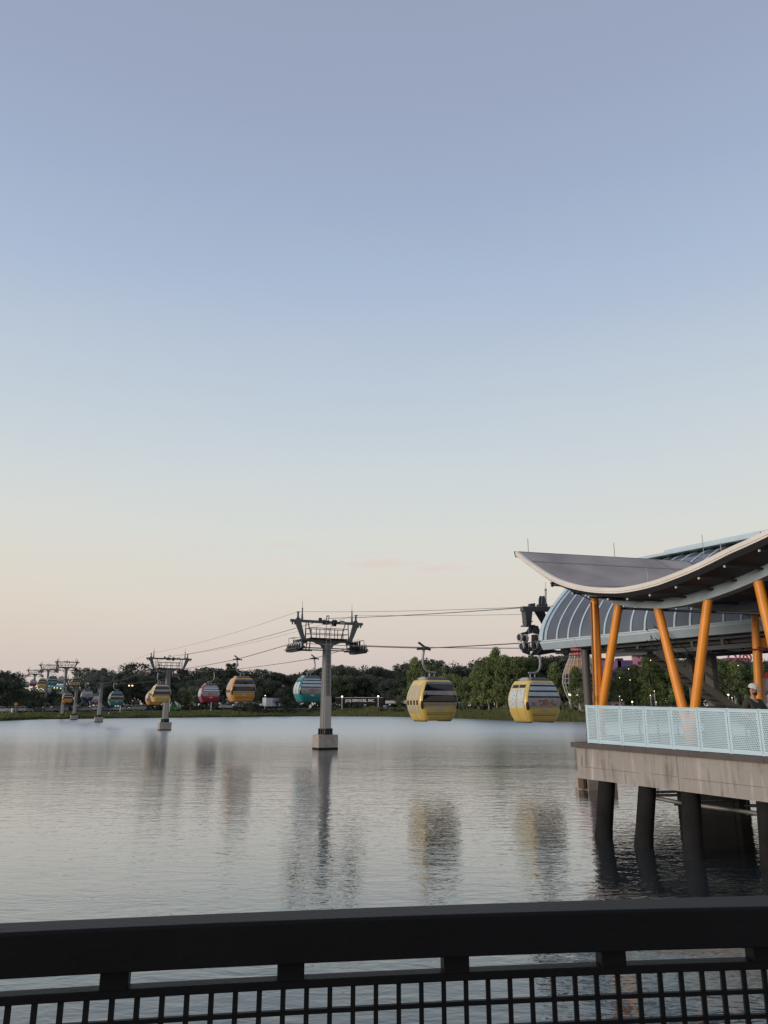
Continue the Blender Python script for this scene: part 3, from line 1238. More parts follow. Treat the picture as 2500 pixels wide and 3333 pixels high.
place_gondola(218, 2287, -1, 'orange', ORG, False, 'small orange gondola with pale frame low over the far water')
place_gondola(246, 2231, 1, 'yellow', YEL, False, 'small yellow gondola high behind the crossbar of the fourth pylon', 236)
place_gondola(199, 2226, 1, 'teal', TEAL, True, 'small grey teal gondola immediately left of the tall pylon', 268)
place_gondola(169, 2231, -1, 'teal', TEAL, False, 'small bright teal gondola in front of the tall land pylon', 205)
place_gondola(136, 2236, -1, 'yellow', YEL, False, 'small tall looking yellow gondola against the sky left of the land pylon', 228)
place_gondola(107, 2233, 1, 'red', RED, True, 'small red gondola with pale windows far off near the left edge', 300)
place_gondola(84, 2238, -1, 'teal', TEAL, True, 'tiny dark teal gondola just above the left treetops', 330)
place_gondola(49, 2235, 1, 'navy', NAVY, False, 'farthest tiny dark gondola beside the smallest pylons', 500)


def catenary(a, b, sag, n=6):
    return [a.lerp(b, k / n) - Vector((0, 0, sag * 4 * (k / n) * (1 - k / n))) for k in range(n + 1)]


for side, lab in ((-1, 'thick haul rope on the near side carrying the clear window yellow gondola'), (1, 'thick haul rope on the far side carrying the printed yellow gondola')):
    pts = list(ROPES[side])
    e = STN_END[side]
    e2 = e - Vector((L12.x, L12.y, 0)) * 8
    extra = [g for g in GROPE[side] if g.y < 222]
    allp = sorted(pts + extra + [e, e2], key=lambda p: p.y)
    out = []
    for a, b in zip(allp, allp[1:]):
        L_ = (b - a).length
        out += catenary(a, b, 0.00012 * L_ * L_ if L_ > 6 else 0, 5)[:-1]
    out.append(allp[-1])
    m = MB()
    m.path(out, 0.028, 6)
    tag(m.build('haul_rope', M_ROPE), lab, 'cable', 'haul ropes of the cable car')
# thinner cables along the tops of the pylons
for lx, dz, r, lab in ((-2.74, 0.78, 0.012, 'thin signal cable along the left horns of the pylons'), (2.74, 0.78, 0.012, 'thin signal cable along the right horns of the pylons'),
                       (0.1, 0.35, 0.024, 'thicker service cable strung between the middles of the pylon tops')):
    pts = []
    for i, (x, y, zg, zbar) in enumerate(TW[:-1]):
        d = L12 if i == 0 else tdir(i)
        lat = Vector((d.y, -d.x))
        pts.append(Vector((x + lat.x * lx, y + lat.y * lx, zbar + dz)))
    yt = {-2.74: 1972, 2.74: 1998, 0.1: 1975}[lx]
    _, q = on_line({-2.74: 1800, 2.74: 1770, 0.1: 1740}[lx], yt, (pts[0].x, pts[0].y), (-L12.x, -L12.y))
    pts = [q] + pts
    out = []
    for a, b in zip(pts, pts[1:]):
        L_ = (b - a).length
        out += catenary(a, b, 0.00012 * L_ * L_, 8)[:-1]
    out.append(pts[-1])
    tag(MB().path(out, r, 5).build('overhead_cable', M_ROPE), lab, 'cable', 'thin cables above the cable car')


# ------------------------------------------------------------------ station: glazed arch shell
AX = Vector((0.53, -0.848)).normalized()
NX = Vector((-AX.y, AX.x))
if NX.x < 0:
    NX = -NX
SA = at_y(1775, 2115, 35.5)
station = thing('station_shell', (SA.x, SA.y, SA.z), math.atan2(AX.y, AX.x), 'pale blue arched glass cable car station with curved ribs', 'station')
# local frame: x along the axis towards the bridge, y to the far side, z up
SHW, SLEN = 4.0, 24.0
PROF = [(-0.02, 0.0), (-0.16, 0.30), (-0.17, 0.38), (-0.12, 0.75), (0.08, 1.2), (0.38, 1.62), (0.80, 2.10), (1.30, 2.58), (1.9, 3.08), (2.5, 3.48), (3.2, 3.85), (4.0, 4.12)]


def prof_at(h):
    for (w0, h0), (w1, h1) in zip(PROF, PROF[1:]):
        if h <= h1:
            return w0 + (w1 - w0) * (h - h0) / (h1 - h0)
    return PROF[-1][0]


PHS = [0.38 + (4.06 - 0.38) * k / 16 for k in range(17)]


def arch_strip(m, x0, x1, off, hs=PHS, mirror=False, tilt=0.0):
    rows = []
    for h in hs:
        w = prof_at(h)
        lean = tilt * h
        y = w - off if not mirror else 2 * SHW - w + off
        z = h + off * 0.35
        rows.append([(x0 + lean, y, z), (x1 + lean, y, z)])
    if mirror:
        rows = [r[::-1] for r in rows]
    m.grid(rows, True)
    return rows


def arch_bar(m, x, wd, off0, off1, mirror=False, hs=PHS):
    a, b = [], []
    for h in hs:
        w = prof_at(h)
        for off, lst in ((off0, a), (off1, b)):
            y = w - off if not mirror else 2 * SHW - w + off
            lst.append((y, h + off * 0.35))
    for lst, dx0, dx1 in ((b, -wd / 2, wd / 2),):
        m.grid([[(x + dx0, y, z), (x + dx1, y, z)] for y, z in lst], True)
    m.grid([[(x - wd / 2, p[0], p[1]), (x - wd / 2, q[0], q[1])] for p, q in zip(a, b)], True)
    m.grid([[(x + wd / 2, q[0], q[1]), (x + wd / 2, p[0], p[1])] for p, q in zip(a, b)], True)


def mull_x(px, py):
    t, q = on_line(px, py, (SA.x, SA.y), AX)
    return t


X0, X1 = mull_x(1787, 2093), mull_x(2425, 2035)
STEP = (X1 - X0) / 14
nm = int((SLEN - X0) / STEP)
MX = [X0 + STEP * k for k in range(nm + 1)]
edges = [0.10] + MX
for mirror in (False, True):
    for k in range(len(edges) - 1):
        m = MB()
        arch_strip(m, edges[k] + 0.02, edges[k + 1] - 0.02, 0.0, mirror=mirror)
        m.build('glass_pane', M_SHELLGLASS, station)
    for x in MX:
        m = MB()
        arch_bar(m, x, 0.085, -0.03, 0.03, mirror)
        m.build('rib', M_BLUE, station)
    m = MB()
    arch_bar(m, 0.0, 0.24, -0.25, 0.10, mirror)
    arch_bar(m, 0.22, 0.06, -0.06, 0.05, mirror)
    m.build('end_frame', M_BLUE, station)
    # sill and fascia panels
    yy = (lambda y: y) if not mirror else (lambda y: 2 * SHW - y)
    nf = 11
    for k in range(nf):
        xa, xb = -0.12 + k * (SLEN / nf), -0.12 + (k + 1) * (SLEN / nf) - 0.015
        m = MB()
        poly = [(-0.02, 0.0), (-0.20, 0.28), (-0.20, 0.36), (0.1, 0.36), (0.2, 0.0)]
        pts = [(xa, yy(y), z) for y, z in poly]
        m.prism(pts if mirror else pts[::-1], (xb - xa, 0, 0))
        m.build('fascia_panel', M_BLUE, station)
    m = MB()
    m.box(((SLEN) / 2, yy(-0.215), 0.385), (SLEN, 0.05, 0.05))
    m.build('glazing_sill', M_BLUE, station)
m = MB()
m.box((SLEN / 2, SHW, 4.13), (SLEN, 1.5, 0.14))
m.build('ridge_cap', M_BLUE, station, 0.03)
rx = mull_x(2270, 2040)
m = MB()
for k in range(4):
    m.box((4.3 + 2.35 + k * 4.7, SHW, 4.27), (4.66, 1.0, 0.16))
m.build('ridge_vent', M_BLUE, station, 0.04)
# machine floor, beams, wheels underneath
m = MB()
m.box((SLEN / 2 + 0.6, SHW, 0.10), (SLEN, 2 * SHW - 0.6, 0.06))
m.build('machine_floor', M_DARKSTEEL, station)
for y in (0.9, 3.0, 5.0, 7.1):
    m = MB()
    m.box((SLEN / 2 + 1.0, y, -0.12), (SLEN - 1.0, 0.16, 0.30))
    m.build('floor_beam', M_DARKSTEEL, station)
m = MB()
m.box((7.4, 0.5, -0.42), (8.4, 0.08, 0.16))
m.box((7.4, 0.5, -0.08), (8.4, 0.08, 0.1))
for k in range(7):
    m.box((3.6 + k * 1.3, 0.5, -0.25), (0.12, 0.07, 0.32))
m.build('service_truss', mat('truss_grey', (0.06, 0.063, 0.065), 0.6), station)
m = MB()
for k in range(12):
    m.box((4.2 + k * 1.1, 1.6 + 0.2 * (k % 3), -0.30 - 0.05 * (k % 2)), (0.6, 0.7, 0.35))
m.build('drive_machinery', M_DARKSTEEL, station)
m = MB()
m.lathe([(0.05, -0.06), (0.27, -0.06), (0.29, 0), (0.27, 0.06), (0.05, 0.06)], (0.55, 0.75, 0.02), 24, 'y')
m.box((1.6, 0.8, -0.12), (3.4, 0.12, 0.10))
m.box((1.4, 0.8, -0.28), (3.6, 0.04, 0.04))
m.build('guide_rail', M_DARKSTEEL, station)
m = MB().box((SLEN * 0.62, 3.5, -0.9), (10.5, 2.2, 0.5))
m.build('drive_housing', mat('drive_housing_grey', (0.055, 0.058, 0.06), 0.6), station, 0.05)


def st_world(x, y, z):
    q = Vector((SA.x, SA.y)) + AX * x + NX * y
    return Vector((q.x, q.y, SA.z + z))


# legs of the station
WDECK = 2.32
for (px, yoff, r, zt, lab) in ((1916, 0.55, 0.175, -0.1, 'slim dark round column under the left end of the station'),):
    t_, q = on_line(px, 2300, st_world(0, yoff, 0).xy, AX)
    c = thing('station_column', (q.x, q.y, 0), 0, lab, 'column', 'dark columns carrying the station')
    MB().lathe([(r, 0.5), (r, SA.z + zt)], n=24).build('shaft', M_TAUPE, c)
    MB().box((0.12, 0.1, 0.30), (1.35, 1.25, 0.75), 0.2).build('pile_cap', M_CONC, c, 0.02)
    MB().box((-0.60, -0.42, 0.30), (0.12, 0.5, 0.5), 0.2).build('fender_timber', mat('rusty_timber', (0.11, 0.075, 0.045), 0.9, 0, 0.3, 6), c)
for (px0, px1, yoff, lab) in ((2245, 2270, 3.4, 'narrower dark square column behind the station stairs'), (2303, 2341, 3.4, 'wide dark square column right of the station stairs')):
    t_, q = on_line((px0 + px1) / 2, 2250, st_world(0, yoff, 0).xy, AX)
    w = (px1 - px0) / 2530 * q.y / 1.25
    c = thing('station_column', (q.x, q.y, WDECK), math.atan2(AX.y, AX.x), lab, 'column', 'dark columns carrying the station')
    MB().box((0, 0, (SA.z - WDECK) / 2), (w, w, SA.z - WDECK)).build('shaft', M_TAUPE, c, 0.02)
    MB().box((0, 0, 0.04), (w + 0.2, w + 0.2, 0.08)).build('base_plate', M_DARKSTEEL, c)

# sheave tower at the station mouth
sp = at_y(1725, 2110, 37.6)
ya = math.atan2(L12.x * -1, L12.y)
en = thing('station_sheave_tower', (sp.x, sp.y, sp.z), ya, 'dark steel arm with a double bank of pale rimmed sheave wheels at the station mouth', 'sheave tower')
# local: x to the right (lateral), y away from the station along the rope
ROPEZ = STN_END[-1].z - sp.z


def epx(px, py, dy=0.0):
    """local point of the vertical plane across the line that the photograph's pixel shows"""
    lat = Vector((math.cos(ya), math.sin(ya)))
    al = Vector((-math.sin(ya), math.cos(ya)))
    b = Vector((sp.x, sp.y)) + al * dy
    t_, q = on_line(px, py, b, lat)
    return Vector((t_, dy, q.z - sp.z))


def quad_px(m, pts, dy=0.0, th=0.2):
    P = [epx(x, y, dy + th / 2) for x, y in pts]
    m.prism(P, (0, -th, 0))


m = MB()
quad_px(m, [(1693, 1975), (1793, 1977), (1788, 1992), (1693, 1991)], 0, 0.25)
quad_px(m, [(1718, 1975), (1719, 1966), (1736, 1964), (1737, 1976)], 0, 0.15)
m.build('arm', M_STEEL, en, 0.01)
m = MB()
quad_px(m, [(1697, 1991), (1721, 1991), (1717, 2036), (1702, 2036)], 0, 0.3)
quad_px(m, [(1699, 2023), (1720, 2023), (1720, 2026), (1699, 2026)], 0, 0.36)
quad_px(m, [(1695, 2036), (1726, 2036), (1726, 2041), (1695, 2041)], 0, 0.4)
m.build('leg', M_STEEL, en, 0.01)
m = MB()
quad_px(m, [(1738, 1990), (1763, 1990), (1790, 2060), (1780, 2060)], 0, 0.22)
m.build('diagonal_brace', M_DARKSTEEL, en)
m = MB()
for dx in (0, 9):
    quad_px(m, [(1752 + dx, 1976), (1753 + dx, 1950), (1756 + dx, 1940), (1761 + dx, 1940), (1764 + dx, 1952), (1763 + dx, 1976)], 0.1 - dx * 0.02, 0.06)
quad_px(m, [(1746, 1968), (1775, 1968), (1772, 1978), (1746, 1978)], 0, 0.2)
m.build('rope_saddle', M_STEEL, en)
m = MB()
p0, p1, p2, p3 = epx(1776, 1976), epx(1776, 1920), epx(1776, 1919), epx(1776, 1895)
m.path([p0, p1], 0.045, 8)
m.ball(p1, 0.07, 8, 6)
m.path([p2, p3], 0.014, 6)
for dx in (-6, 6):
    m.path([epx(1776 + dx, 1976), epx(1776, 1945)], 0.014, 6)
m.build('lightning_spike', M_GALV, en)
# bank of wheels: a frame above and below, four wheels each
m = MB()
quad_px(m, [(1724, 2037), (1748, 2037), (1755, 2055), (1738, 2048), (1729, 2060), (1704, 2070), (1695, 2066), (1695, 2060), (1712, 2056)], 0.12, 0.08)
quad_px(m, [(1718, 2050), (1726, 2040), (1730, 2062), (1719, 2062)], -0.16, 0.08)
quad_px(m, [(1733, 2050), (1738, 2040), (1754, 2055), (1752, 2064), (1734, 2062)], -0.16, 0.08)
m.build('upper_yoke', M_STEEL, en)
m = MB()
quad_px(m, [(1694, 2106), (1704, 2106), (1722, 2118), (1724, 2132), (1716, 2130), (1700, 2124)], -0.12, 0.08)
quad_px(m, [(1726, 2132), (1735, 2118), (1760, 2104), (1747, 2126), (1734, 2133)], -0.12, 0.08)
quad_px(m, [(1718, 2107), (1730, 2107), (1730, 2120), (1718, 2120)], -0.18, 0.06)
m.build('lower_yoke', M_STEEL, en)
m = MB()
quad_px(m, [(1729, 2066), (1739, 2066), (1739, 2110), (1729, 2110)], 0.0, 0.06)
m.build('link_plate', M_GALV, en)
m = MB()
quad_px(m, [(1734, 2133), (1748, 2118), (1764, 2108), (1800, 2118), (1900, 2118), (1900, 2124), (1790, 2126), (1748, 2133)], 0.35, 0.3)
m.build('entry_guide', M_DARKSTEEL, en)
for px, py in ((1692, 2075), (1710, 2078), (1748, 2076), (1763, 2076), (1699, 2104), (1716, 2104), (1742, 2103), (1757, 2104)):
    c = epx(px, py)
    w = wheel_mesh(MB(), c, 0.21).build('wheel', M_WHEEL, en)
    MB().lathe([(0.02, -0.03), (0.145, -0.03), (0.145, 0.03), (0.02, 0.03)], c, 14, 'x').build('hub', M_DARKSTEEL, w)

# ------------------------------------------------------------------ canopy: wave roof
YT = 26.0
CT = at_y(1682, 1796, YT)
W2 = Vector((0.57, -0.82)).normalized()
D2 = Vector((0.965, 0.26)).normalized()
VLEN = 7.0
edge_px = [(1682, 1796), (1697, 1806), (1710, 1815), (1729, 1830), (1750, 1847), (1772, 1861), (1795, 1876), (1820, 1888), (1848, 1899), (1878, 1907), (1905, 1911), (1931, 1914), (1960, 1916), (1989, 1917), (2013, 1917),
           (2037, 1915), (2075, 1908), (2110, 1899), (2147, 1890), (2182, 1878), (2230, 1858), (2279, 1835), (2328, 1811), (2375, 1787), (2440, 1757), (2500, 1730)]
EP = []
for px, py in edge_px:
    t_, q = on_line(px, py, (CT.x, CT.y), W2)
    EP.append((t_, q.z))
tl, zl = EP[-1]
for dt, dz in ((0.6, 0.16), (1.2, 0.28), (1.8, 0.35), (2.5, 0.38), (3.2, 0.33), (4.0, 0.2), (5.0, -0.05)):
    EP.append((tl + dt, zl + dz))
# smooth
EPs = EP[:]
for _ in range(3):
    EPs = [EPs[0]] + [(EPs[k][0], (EPs[k - 1][1] + 2 * EPs[k][1] + EPs[k + 1][1]) / 4) for k in range(1, len(EPs) - 1)] + [EPs[-1]]
EP = EPs
CLEN = EP[-1][0]


def cz(t):
    return lerp(EP, max(0.0, min(t, CLEN)))


canopy = thing('canopy_roof', (CT.x, CT.y, 0), 0, 'wave shaped grey canopy roof with a cream edge on orange columns', 'canopy')


def cpt(t, v, dz=0.0):
    return (W2.x * t + D2.x * v, W2.y * t + D2.y * v, cz(t) + dz)


TS = [CLEN * k / 70 for k in range(71)]
m = MB()
m.grid([[cpt(t, v, 0.0) for v in (0.05, 1.2, 2.4, 3.6, 4.8, 6.0, VLEN - 0.05)] for t in TS], True)
m.build('roof_sheet', M_ROOF, canopy)
for v in (5.6,):
    m = MB()
    m.grid([[cpt(t, v - 0.03, 0.012), cpt(t, v + 0.03, 0.012)] for t in TS], True)
    m.build('roof_seam', mat('roof_seam_dark', (0.26, 0.235, 0.23), 0.9), canopy)
m = MB()
m.grid([[cpt(0.55, v, 0.012), cpt(0.62, v, 0.012)] for v in [0.06 + 0.5 * k for k in range(14)]], True)
m.grid([[cpt(2.6, v, 0.012), cpt(2.66, v, 0.012)] for v in [0.06 + 0.5 * k for k in range(14)]], True)
m.build('roof_seam', mat('roof_seam_dark', (0.26, 0.235, 0.23), 0.9), canopy)
m = MB()
m.grid([[cpt(t, VLEN - 0.05, -0.26), cpt(t, 0.12, -0.26)] for t in TS], True)
m.build('soffit', M_SOFFIT, canopy)
# cream fascia along the wave edge, in two steps, and the other edges
m = MB()
m.grid([[cpt(t, 0.06, 0.02), cpt(t, -0.06, 0.02)] for t in TS], True)
m.grid([[cpt(t, -0.06, 0.02), cpt(t, -0.06, -0.095)] for t in TS], True)
m.grid([[cpt(t, -0.06, -0.095), cpt(t, -0.035, -0.095)] for t in TS], True)
m.grid([[cpt(t, -0.035, -0.108), cpt(t, -0.05, -0.108)] for t in TS], True)
m.grid([[cpt(t, -0.035, -0.095), cpt(t, -0.035, -0.108)] for t in TS], True)
m.grid([[cpt(t, -0.05, -0.108), cpt(t, -0.05, -0.15)] for t in TS], True)
m.grid([[cpt(t, 0.06, 0.02), cpt(t, 0.06, -0.01)] for t in TS], True)
m.build('edge_fascia', M_CREAM, canopy)
m = MB()
m.grid([[cpt(t, -0.05, -0.15), cpt(t, 0.12, -0.26)] for t in TS], True)
m.build('edge_underside', M_SOFFIT, canopy)
m = MB()
VS = [-0.06 + (VLEN + 0.06) * k / 8 for k in range(9)]
m.grid([[cpt(-0.001, v, -0.20), cpt(-0.05, v, -0.05), cpt(-0.05, v, 0.03), cpt(0.06, v, 0.0)] for v in VS], False)
m.grid([[cpt(t, VLEN - 0.05, -0.26), cpt(t, VLEN, 0.02)] for t in TS], True)
m.build('roof_trim', M_SOFFIT, canopy)
# curved pale blue girders following the wave
for gi, v in enumerate((1.5, 4.2, 6.4)):
    m = MB()
    T2 = [0.9 + (CLEN - 1.2) * k / 50 for k in range(51)]
    w = 0.16
    z0, z1 = -0.24, -0.56
    for a, b in (((v - w, z0), (v - w, z1)), ((v - w, z1), (v + w, z1)), ((v + w, z1), (v + w, z0))):
        m.grid([[cpt(t, a[0], a[1]), cpt(t, b[0], b[1])] for t in T2], True)
    m.face([cpt(T2[0], v - w, z0), cpt(T2[0], v - w, z1), cpt(T2[0], v + w, z1), cpt(T2[0], v + w, z0)])
    m.build('curved_girder', mat('girder_blue_grey', (0.32, 0.40, 0.44), 0.5), canopy)
pe = []
for px, py in ((1795, 1908), (1866, 1922), (1919, 1935), (1981, 1938), (2044, 1935), (2117, 1923), (2202, 1896), (2276, 1864), (2359, 1820), (2472, 1769)):
    t_, q = on_line(px, py, (CT.x + D2.x * 0.15, CT.y + D2.y * 0.15), W2)
    pe.append(t_)
for k in range(1, 6):
    if pe[-1] + 0.85 < CLEN - 0.3:
        pe.append(pe[-1] + 0.85)
for t_ in pe:
    m = MB()
    a, b = Vector(cpt(t_, 0.14, -0.33)), Vector(cpt(t_, VLEN - 0.2, -0.33))
    m.beam(a, b, 0.04, 0.055)
    pu = m.build('purlin', mat('purlin_charcoal', (0.035, 0.036, 0.042), 0.6), canopy)
    m = MB().beam(Vector(cpt(t_, 0.10, -0.33)), Vector(cpt(t_, 0.138, -0.33)), 0.042, 0.055)
    m.build('end_cap', M_WHITE, pu)
# lightning rods
for px, y0, y1, v in ((1720, 1752, 1797, 0.4), (2001, 1766, 1811, 3.6), (2110, 1848, 1897, 0.15), (2348, 1780, 1798, 0.15), (2287, 1740, 1765, 6.5)):
    b = (CT.x + D2.x * v, CT.y + D2.y * v)
    t_, q = on_line(px, y1, b, W2)
    _, q2 = on_line(px, y0, b, W2)
    zb_ = cz(t_)
    m = MB().path([(q.x - CT.x, q.y - CT.y, zb_), (q.x - CT.x, q.y - CT.y, max(q2.z, zb_ + 0.35))], 0.012, 6)
    m.build('lightning_rod', M_GALV, canopy)
# roof drain conduit and thin pipe at the tip
m = MB()
pl = (CT.x + D2.x * 0.5, CT.y + D2.y * 0.5)


def cl(px, py, v):
    _, q = on_line(px, py, (CT.x + D2.x * v, CT.y + D2.y * v), W2)
    return (q.x - CT.x, q.y - CT.y, q.z)


m.path([cl(1798, 1904, 0.4), cl(1838, 1907, 0.5), cl(1870, 1928, 0.6)], 0.035, 8)
m.ball(cl(1798, 1905, 0.4), 0.06, 8, 6)
m.path([cl(1845, 1915, 0.6), cl(1925, 1953, 1.2)], 0.018, 6)
m.build('conduit', M_DARKSTEEL, canopy)
m = MB()
m.path([cl(2024, 1980, 1.75), cl(2230, 1989, 1.75), cl(2500, 1998, 1.75)], 0.038, 8)
m.ball(cl(2024, 1980, 1.75), 0.06, 8, 6)
for px in (2085, 2172, 2243, 2380):
    py = 1980 + (px - 2024) * 18 / 476
    m.path([cl(px, py, 1.75), cl(px, py - 12, 1.75)], 0.015, 6)
m.build('sprinkler_pipe', M_DARKSTEEL, canopy)

# orange columns in slanted pairs under the first girder
GV = 1.5


def gp(px, py, v=GV):
    t_, q = on_line(px, py, (CT.x + D2.x * v, CT.y + D2.y * v), W2)
    return q


COLS = [((1935, 1940), (1953, 2318), 'orange column nearest the left end of the canopy, almost upright'),
        ((2018, 1945), (1957, 2318), 'orange column leaning right, second from the left end of the canopy'),
        ((2136, 1958), (2226, 2322), 'orange column leaning left towards its top, third from the canopy end'),
        ((2309, 1912), (2260, 2322), 'orange column leaning right, fourth from the canopy end beside the stairs'),
        ((2456, 1842), (2568, 2322), 'orange column at the right edge leaning left towards its top')]
for (tx, ty), (bx, by), lab in COLS:
    a, b = gp(bx, by), gp(tx, ty)
    d = (b - a) / (b.z - a.z)
    foot = a + d * (WDECK - a.z)
    c = thing('orange_column', foot, 0, lab, 'column', 'slanted orange canopy columns')
    top = b + d * 0.30 - foot
    MB().path([(0, 0, 0.03), top * 0.5, top - d * 0.45, top], [0.135, 0.135, 0.13, 0.09], 24).build('shaft', M_ORANGE, c)
    MB().lathe([(0.22, 0), (0.22, 0.03)], n=16).build('base_plate', M_ORANGE, c)
q = gp(1932, 2318, 1.2)
dp = thing('drain_pipe', (q.x, q.y, WDECK), 0, 'thin brown vertical drain pipe left of the first orange column', 'pipe')
tp = gp(1924, 1960, 1.2) - Vector((q.x, q.y, WDECK))
MB().path([(0, 0, 0), tp], 0.035, 10).build('pipe_run', mat('brown_pipe', (0.26, 0.12, 0.035), 0.6), dp)
MB().lathe([(0.05, 0), (0.05, 0.2)], tp * 0.28 + Vector((0, 0, 0)), 10).build('coupling', mat('brown_pipe', (0.26, 0.12, 0.035), 0.6), dp)
MB().box((-0.12, 0, 0.45), (0.16, 0.12, 0.9)).build('service_box', M_GALV, dp)

# portal further back: orange upright with arched frame and red panel
pq = at_y(2463, 2300, 24.5)
po = thing('orange_portal', (pq.x, pq.y, WDECK), 0.15, 'orange framed portal with a red and white panel behind the man', 'portal')


def ppx(px, py):
    q = at_y(px, py, 24.5)
    return (q.x - pq.x, q.z - WDECK)


m = MB()
x0, z0 = ppx(2459, 1995)
m.path([(0, 0, 0), (x0, 0, z0)], 0.115, 20)
m.build('upright', M_ORANGE, po)
m = MB().path([(x0 - 0.12, 0, z0 - 0.05), (x0 + 0.16, 0, z0 - 0.05)], 0.07, 12)
m.build('cap', mat('rust_bracket', (0.22, 0.06, 0.03), 0.6), po)
m = MB()
poly = [ppx(x, y) for x, y in ((2471, 2076), (2560, 2076), (2560, 2090), (2500, 2106), (2482, 2116), (2482, 2318), (2474, 2318))]
m.prism([(x, 0.04, z) for x, z in poly], (0, -0.09, 0))
m.build('arched_frame', mat('orange_frame_paint', (0.72, 0.22, 0.025), 0.45), po, 0.005)
m = MB()
poly = [ppx(x, y) for x, y in ((2484, 2190), (2560, 2190), (2560, 2206), (2484, 2206))]
m.prism([(x, 0.0, z) for x, z in poly], (0, -0.05, 0))
m.build('red_panel', mat('red_sign_paint', (0.52, 0.05, 0.035), 0.45), po)
m = MB()
poly = [ppx(x, y) for x, y in ((2484, 2206), (2560, 2206), (2560, 2318), (2484, 2318))]
m.prism([(x, 0.06, z) for x, z in poly], (0, -0.05, 0))
m.build('white_panel', mat('pink_white_panel', (0.55, 0.42, 0.42), 0.5), po)
m = MB()
m.path([(x0 - 0.55, -0.1, z0 - 1.18), (x0 + 1.2, -0.1, z0 - 1.16)], 0.025, 8)
m.box((x0 - 0.02, -0.12, z0 - 1.16), (0.22, 0.1, 0.12))
m.build('cross_pipe', mat('rust_bracket', (0.22, 0.06, 0.03), 0.6), po)

# ------------------------------------------------------------------ station deck: slab, edge beam, trim, piles
R0 = at_y(1910, 2418, 22.0)
R1 = at_y(2472, 2461, 17.75)
RD = Vector((R1.x - R0.x, R1.y - R0.y))
RL = RD.length
RD.normalize()
RN = Vector((RD.y, -RD.x))          # towards the camera/left
if RN.y > 0:
    RN = -RN
RSL = (R1.z - R0.z) / RL            # gentle fall to the right


def edge(s, n, z):
    """point s metres along the railing line, n metres out to the front, z metres above the deck trim"""
    return Vector((R0.x + RD.x * s + RN.x * n, R0.y + RD.y * s + RN.y * n, R0.z + RSL * s + z))


_, c0 = on_line(1860, 2424, edge(0, 0.12, 0).xy, RD)
S0 = (c0.xy - R0.xy).dot(RD)
S1 = 11.0
deck = thing('station_deck', (R0.x, R0.y, 0), 0, 'raised concrete station deck with a stained edge beam on piles', 'deck')
dl = Vector((R0.x, R0.y, 0))
m = MB()
back = [Vector((8.95, 33.6, 2.2)), Vector((13.0, 36.5, 2.2)), Vector((24, 28.0, 2.1)), Vector((24, 16, 2.0))]
top = [edge(0.02, 0.0, -0.01), edge(S1, 0.0, -0.01)] + back[::-1]
top = [(p.x - dl.x, p.y - dl.y, (p.z if k < 2 else p.z)) for k, p in enumerate(top)]
m.prism(top[::-1], (0, 0, -0.28))
m.build('slab', M_DECK, deck)
# trim cap in lengths
nseg = 6
for k in range(nseg):
    a, b = S0 + (S1 - S0) * k / nseg, S0 + (S1 - S0) * (k + 1) / nseg - 0.006
    m = MB()
    P = [edge(a, 0.15, 0.0), edge(b, 0.15, 0.0), edge(b, -0.4, 0.0), edge(a, -0.4, 0.0)]
    m.prism([(p.x - dl.x, p.y - dl.y, p.z) for p in P][::-1], (0, 0, -0.13))
    m.build('deck_trim', M_DECKTRIM, deck, 0.008)
m = MB()
zb0 = at_y(1880, 2532, edge(S0 + 0.1, 0.06, 0).y).z
zb1 = at_y(2500, 2612, edge((c0.xy - R0.xy).dot(RD) + 5.6, 0.06, 0).y).z
sb = S0 + 0.12
pa = [edge(sb, 0.06, -0.13), edge(S1, 0.06, -0.13)]
t_, qb = on_line(2500, 2612, edge(0, 0.06, 0).xy, RD)
t2_, qa = on_line(1880, 2532, edge(0, 0.06, 0).xy, RD)
bs = (qb.z - qa.z) / (t_ - t2_)


def beam_z(s):
    return qa.z + bs * (s - t2_)


P = [(sb, 0.06, None), (S1, 0.06, None)]
front_top = [edge(sb, 0.06, -0.131), edge(S1, 0.06, -0.131)]
front_bot = [Vector((edge(S1, 0.06, 0).x, edge(S1, 0.06, 0).y, beam_z(S1))), Vector((edge(sb, 0.06, 0).x, edge(sb, 0.06, 0).y, beam_z(sb)))]
poly = [(p.x - dl.x, p.y - dl.y, p.z) for p in front_top + front_bot]
m.prism(poly, (-RN.x * 0.35, -RN.y * 0.35, 0))
m.build('edge_beam', M_STREAK, deck, 0.01)
# construction joints of the beam: thin dark strips standing 2 mm proud
M_JOINT = mat('joint_dark', (0.15, 0.132, 0.118), 0.9)
for s_ in (S0 + 3.4, S0 + 6.9, S0 + 10.2):
    a = edge(s_, 0.063, -0.14)
    b = Vector((a.x, a.y, beam_z(s_) + 0.02))
    MB().beam((a.x - dl.x, a.y - dl.y, a.z), (b.x - dl.x, b.y - dl.y, b.z), 0.012, 0.004, (RN.x, RN.y, 0)).build('joint', M_JOINT, deck)
for (sa_, sb2, f) in ((S0 + 0.3, S0 + 2.2, 0.62), (S0 + 2.6, S0 + 3.38, 0.60), (S0 + 3.5, S0 + 5.6, 0.63)):
    P = []
    for s_ in (sa_, sb2):
        a = edge(s_, 0.063, -0.13)
        P.append((a.x - dl.x, a.y - dl.y, a.z + (beam_z(s_) - a.z) * f))
    MB().beam(P[0], P[1], 0.004, 0.010).build('joint', M_JOINT, deck)
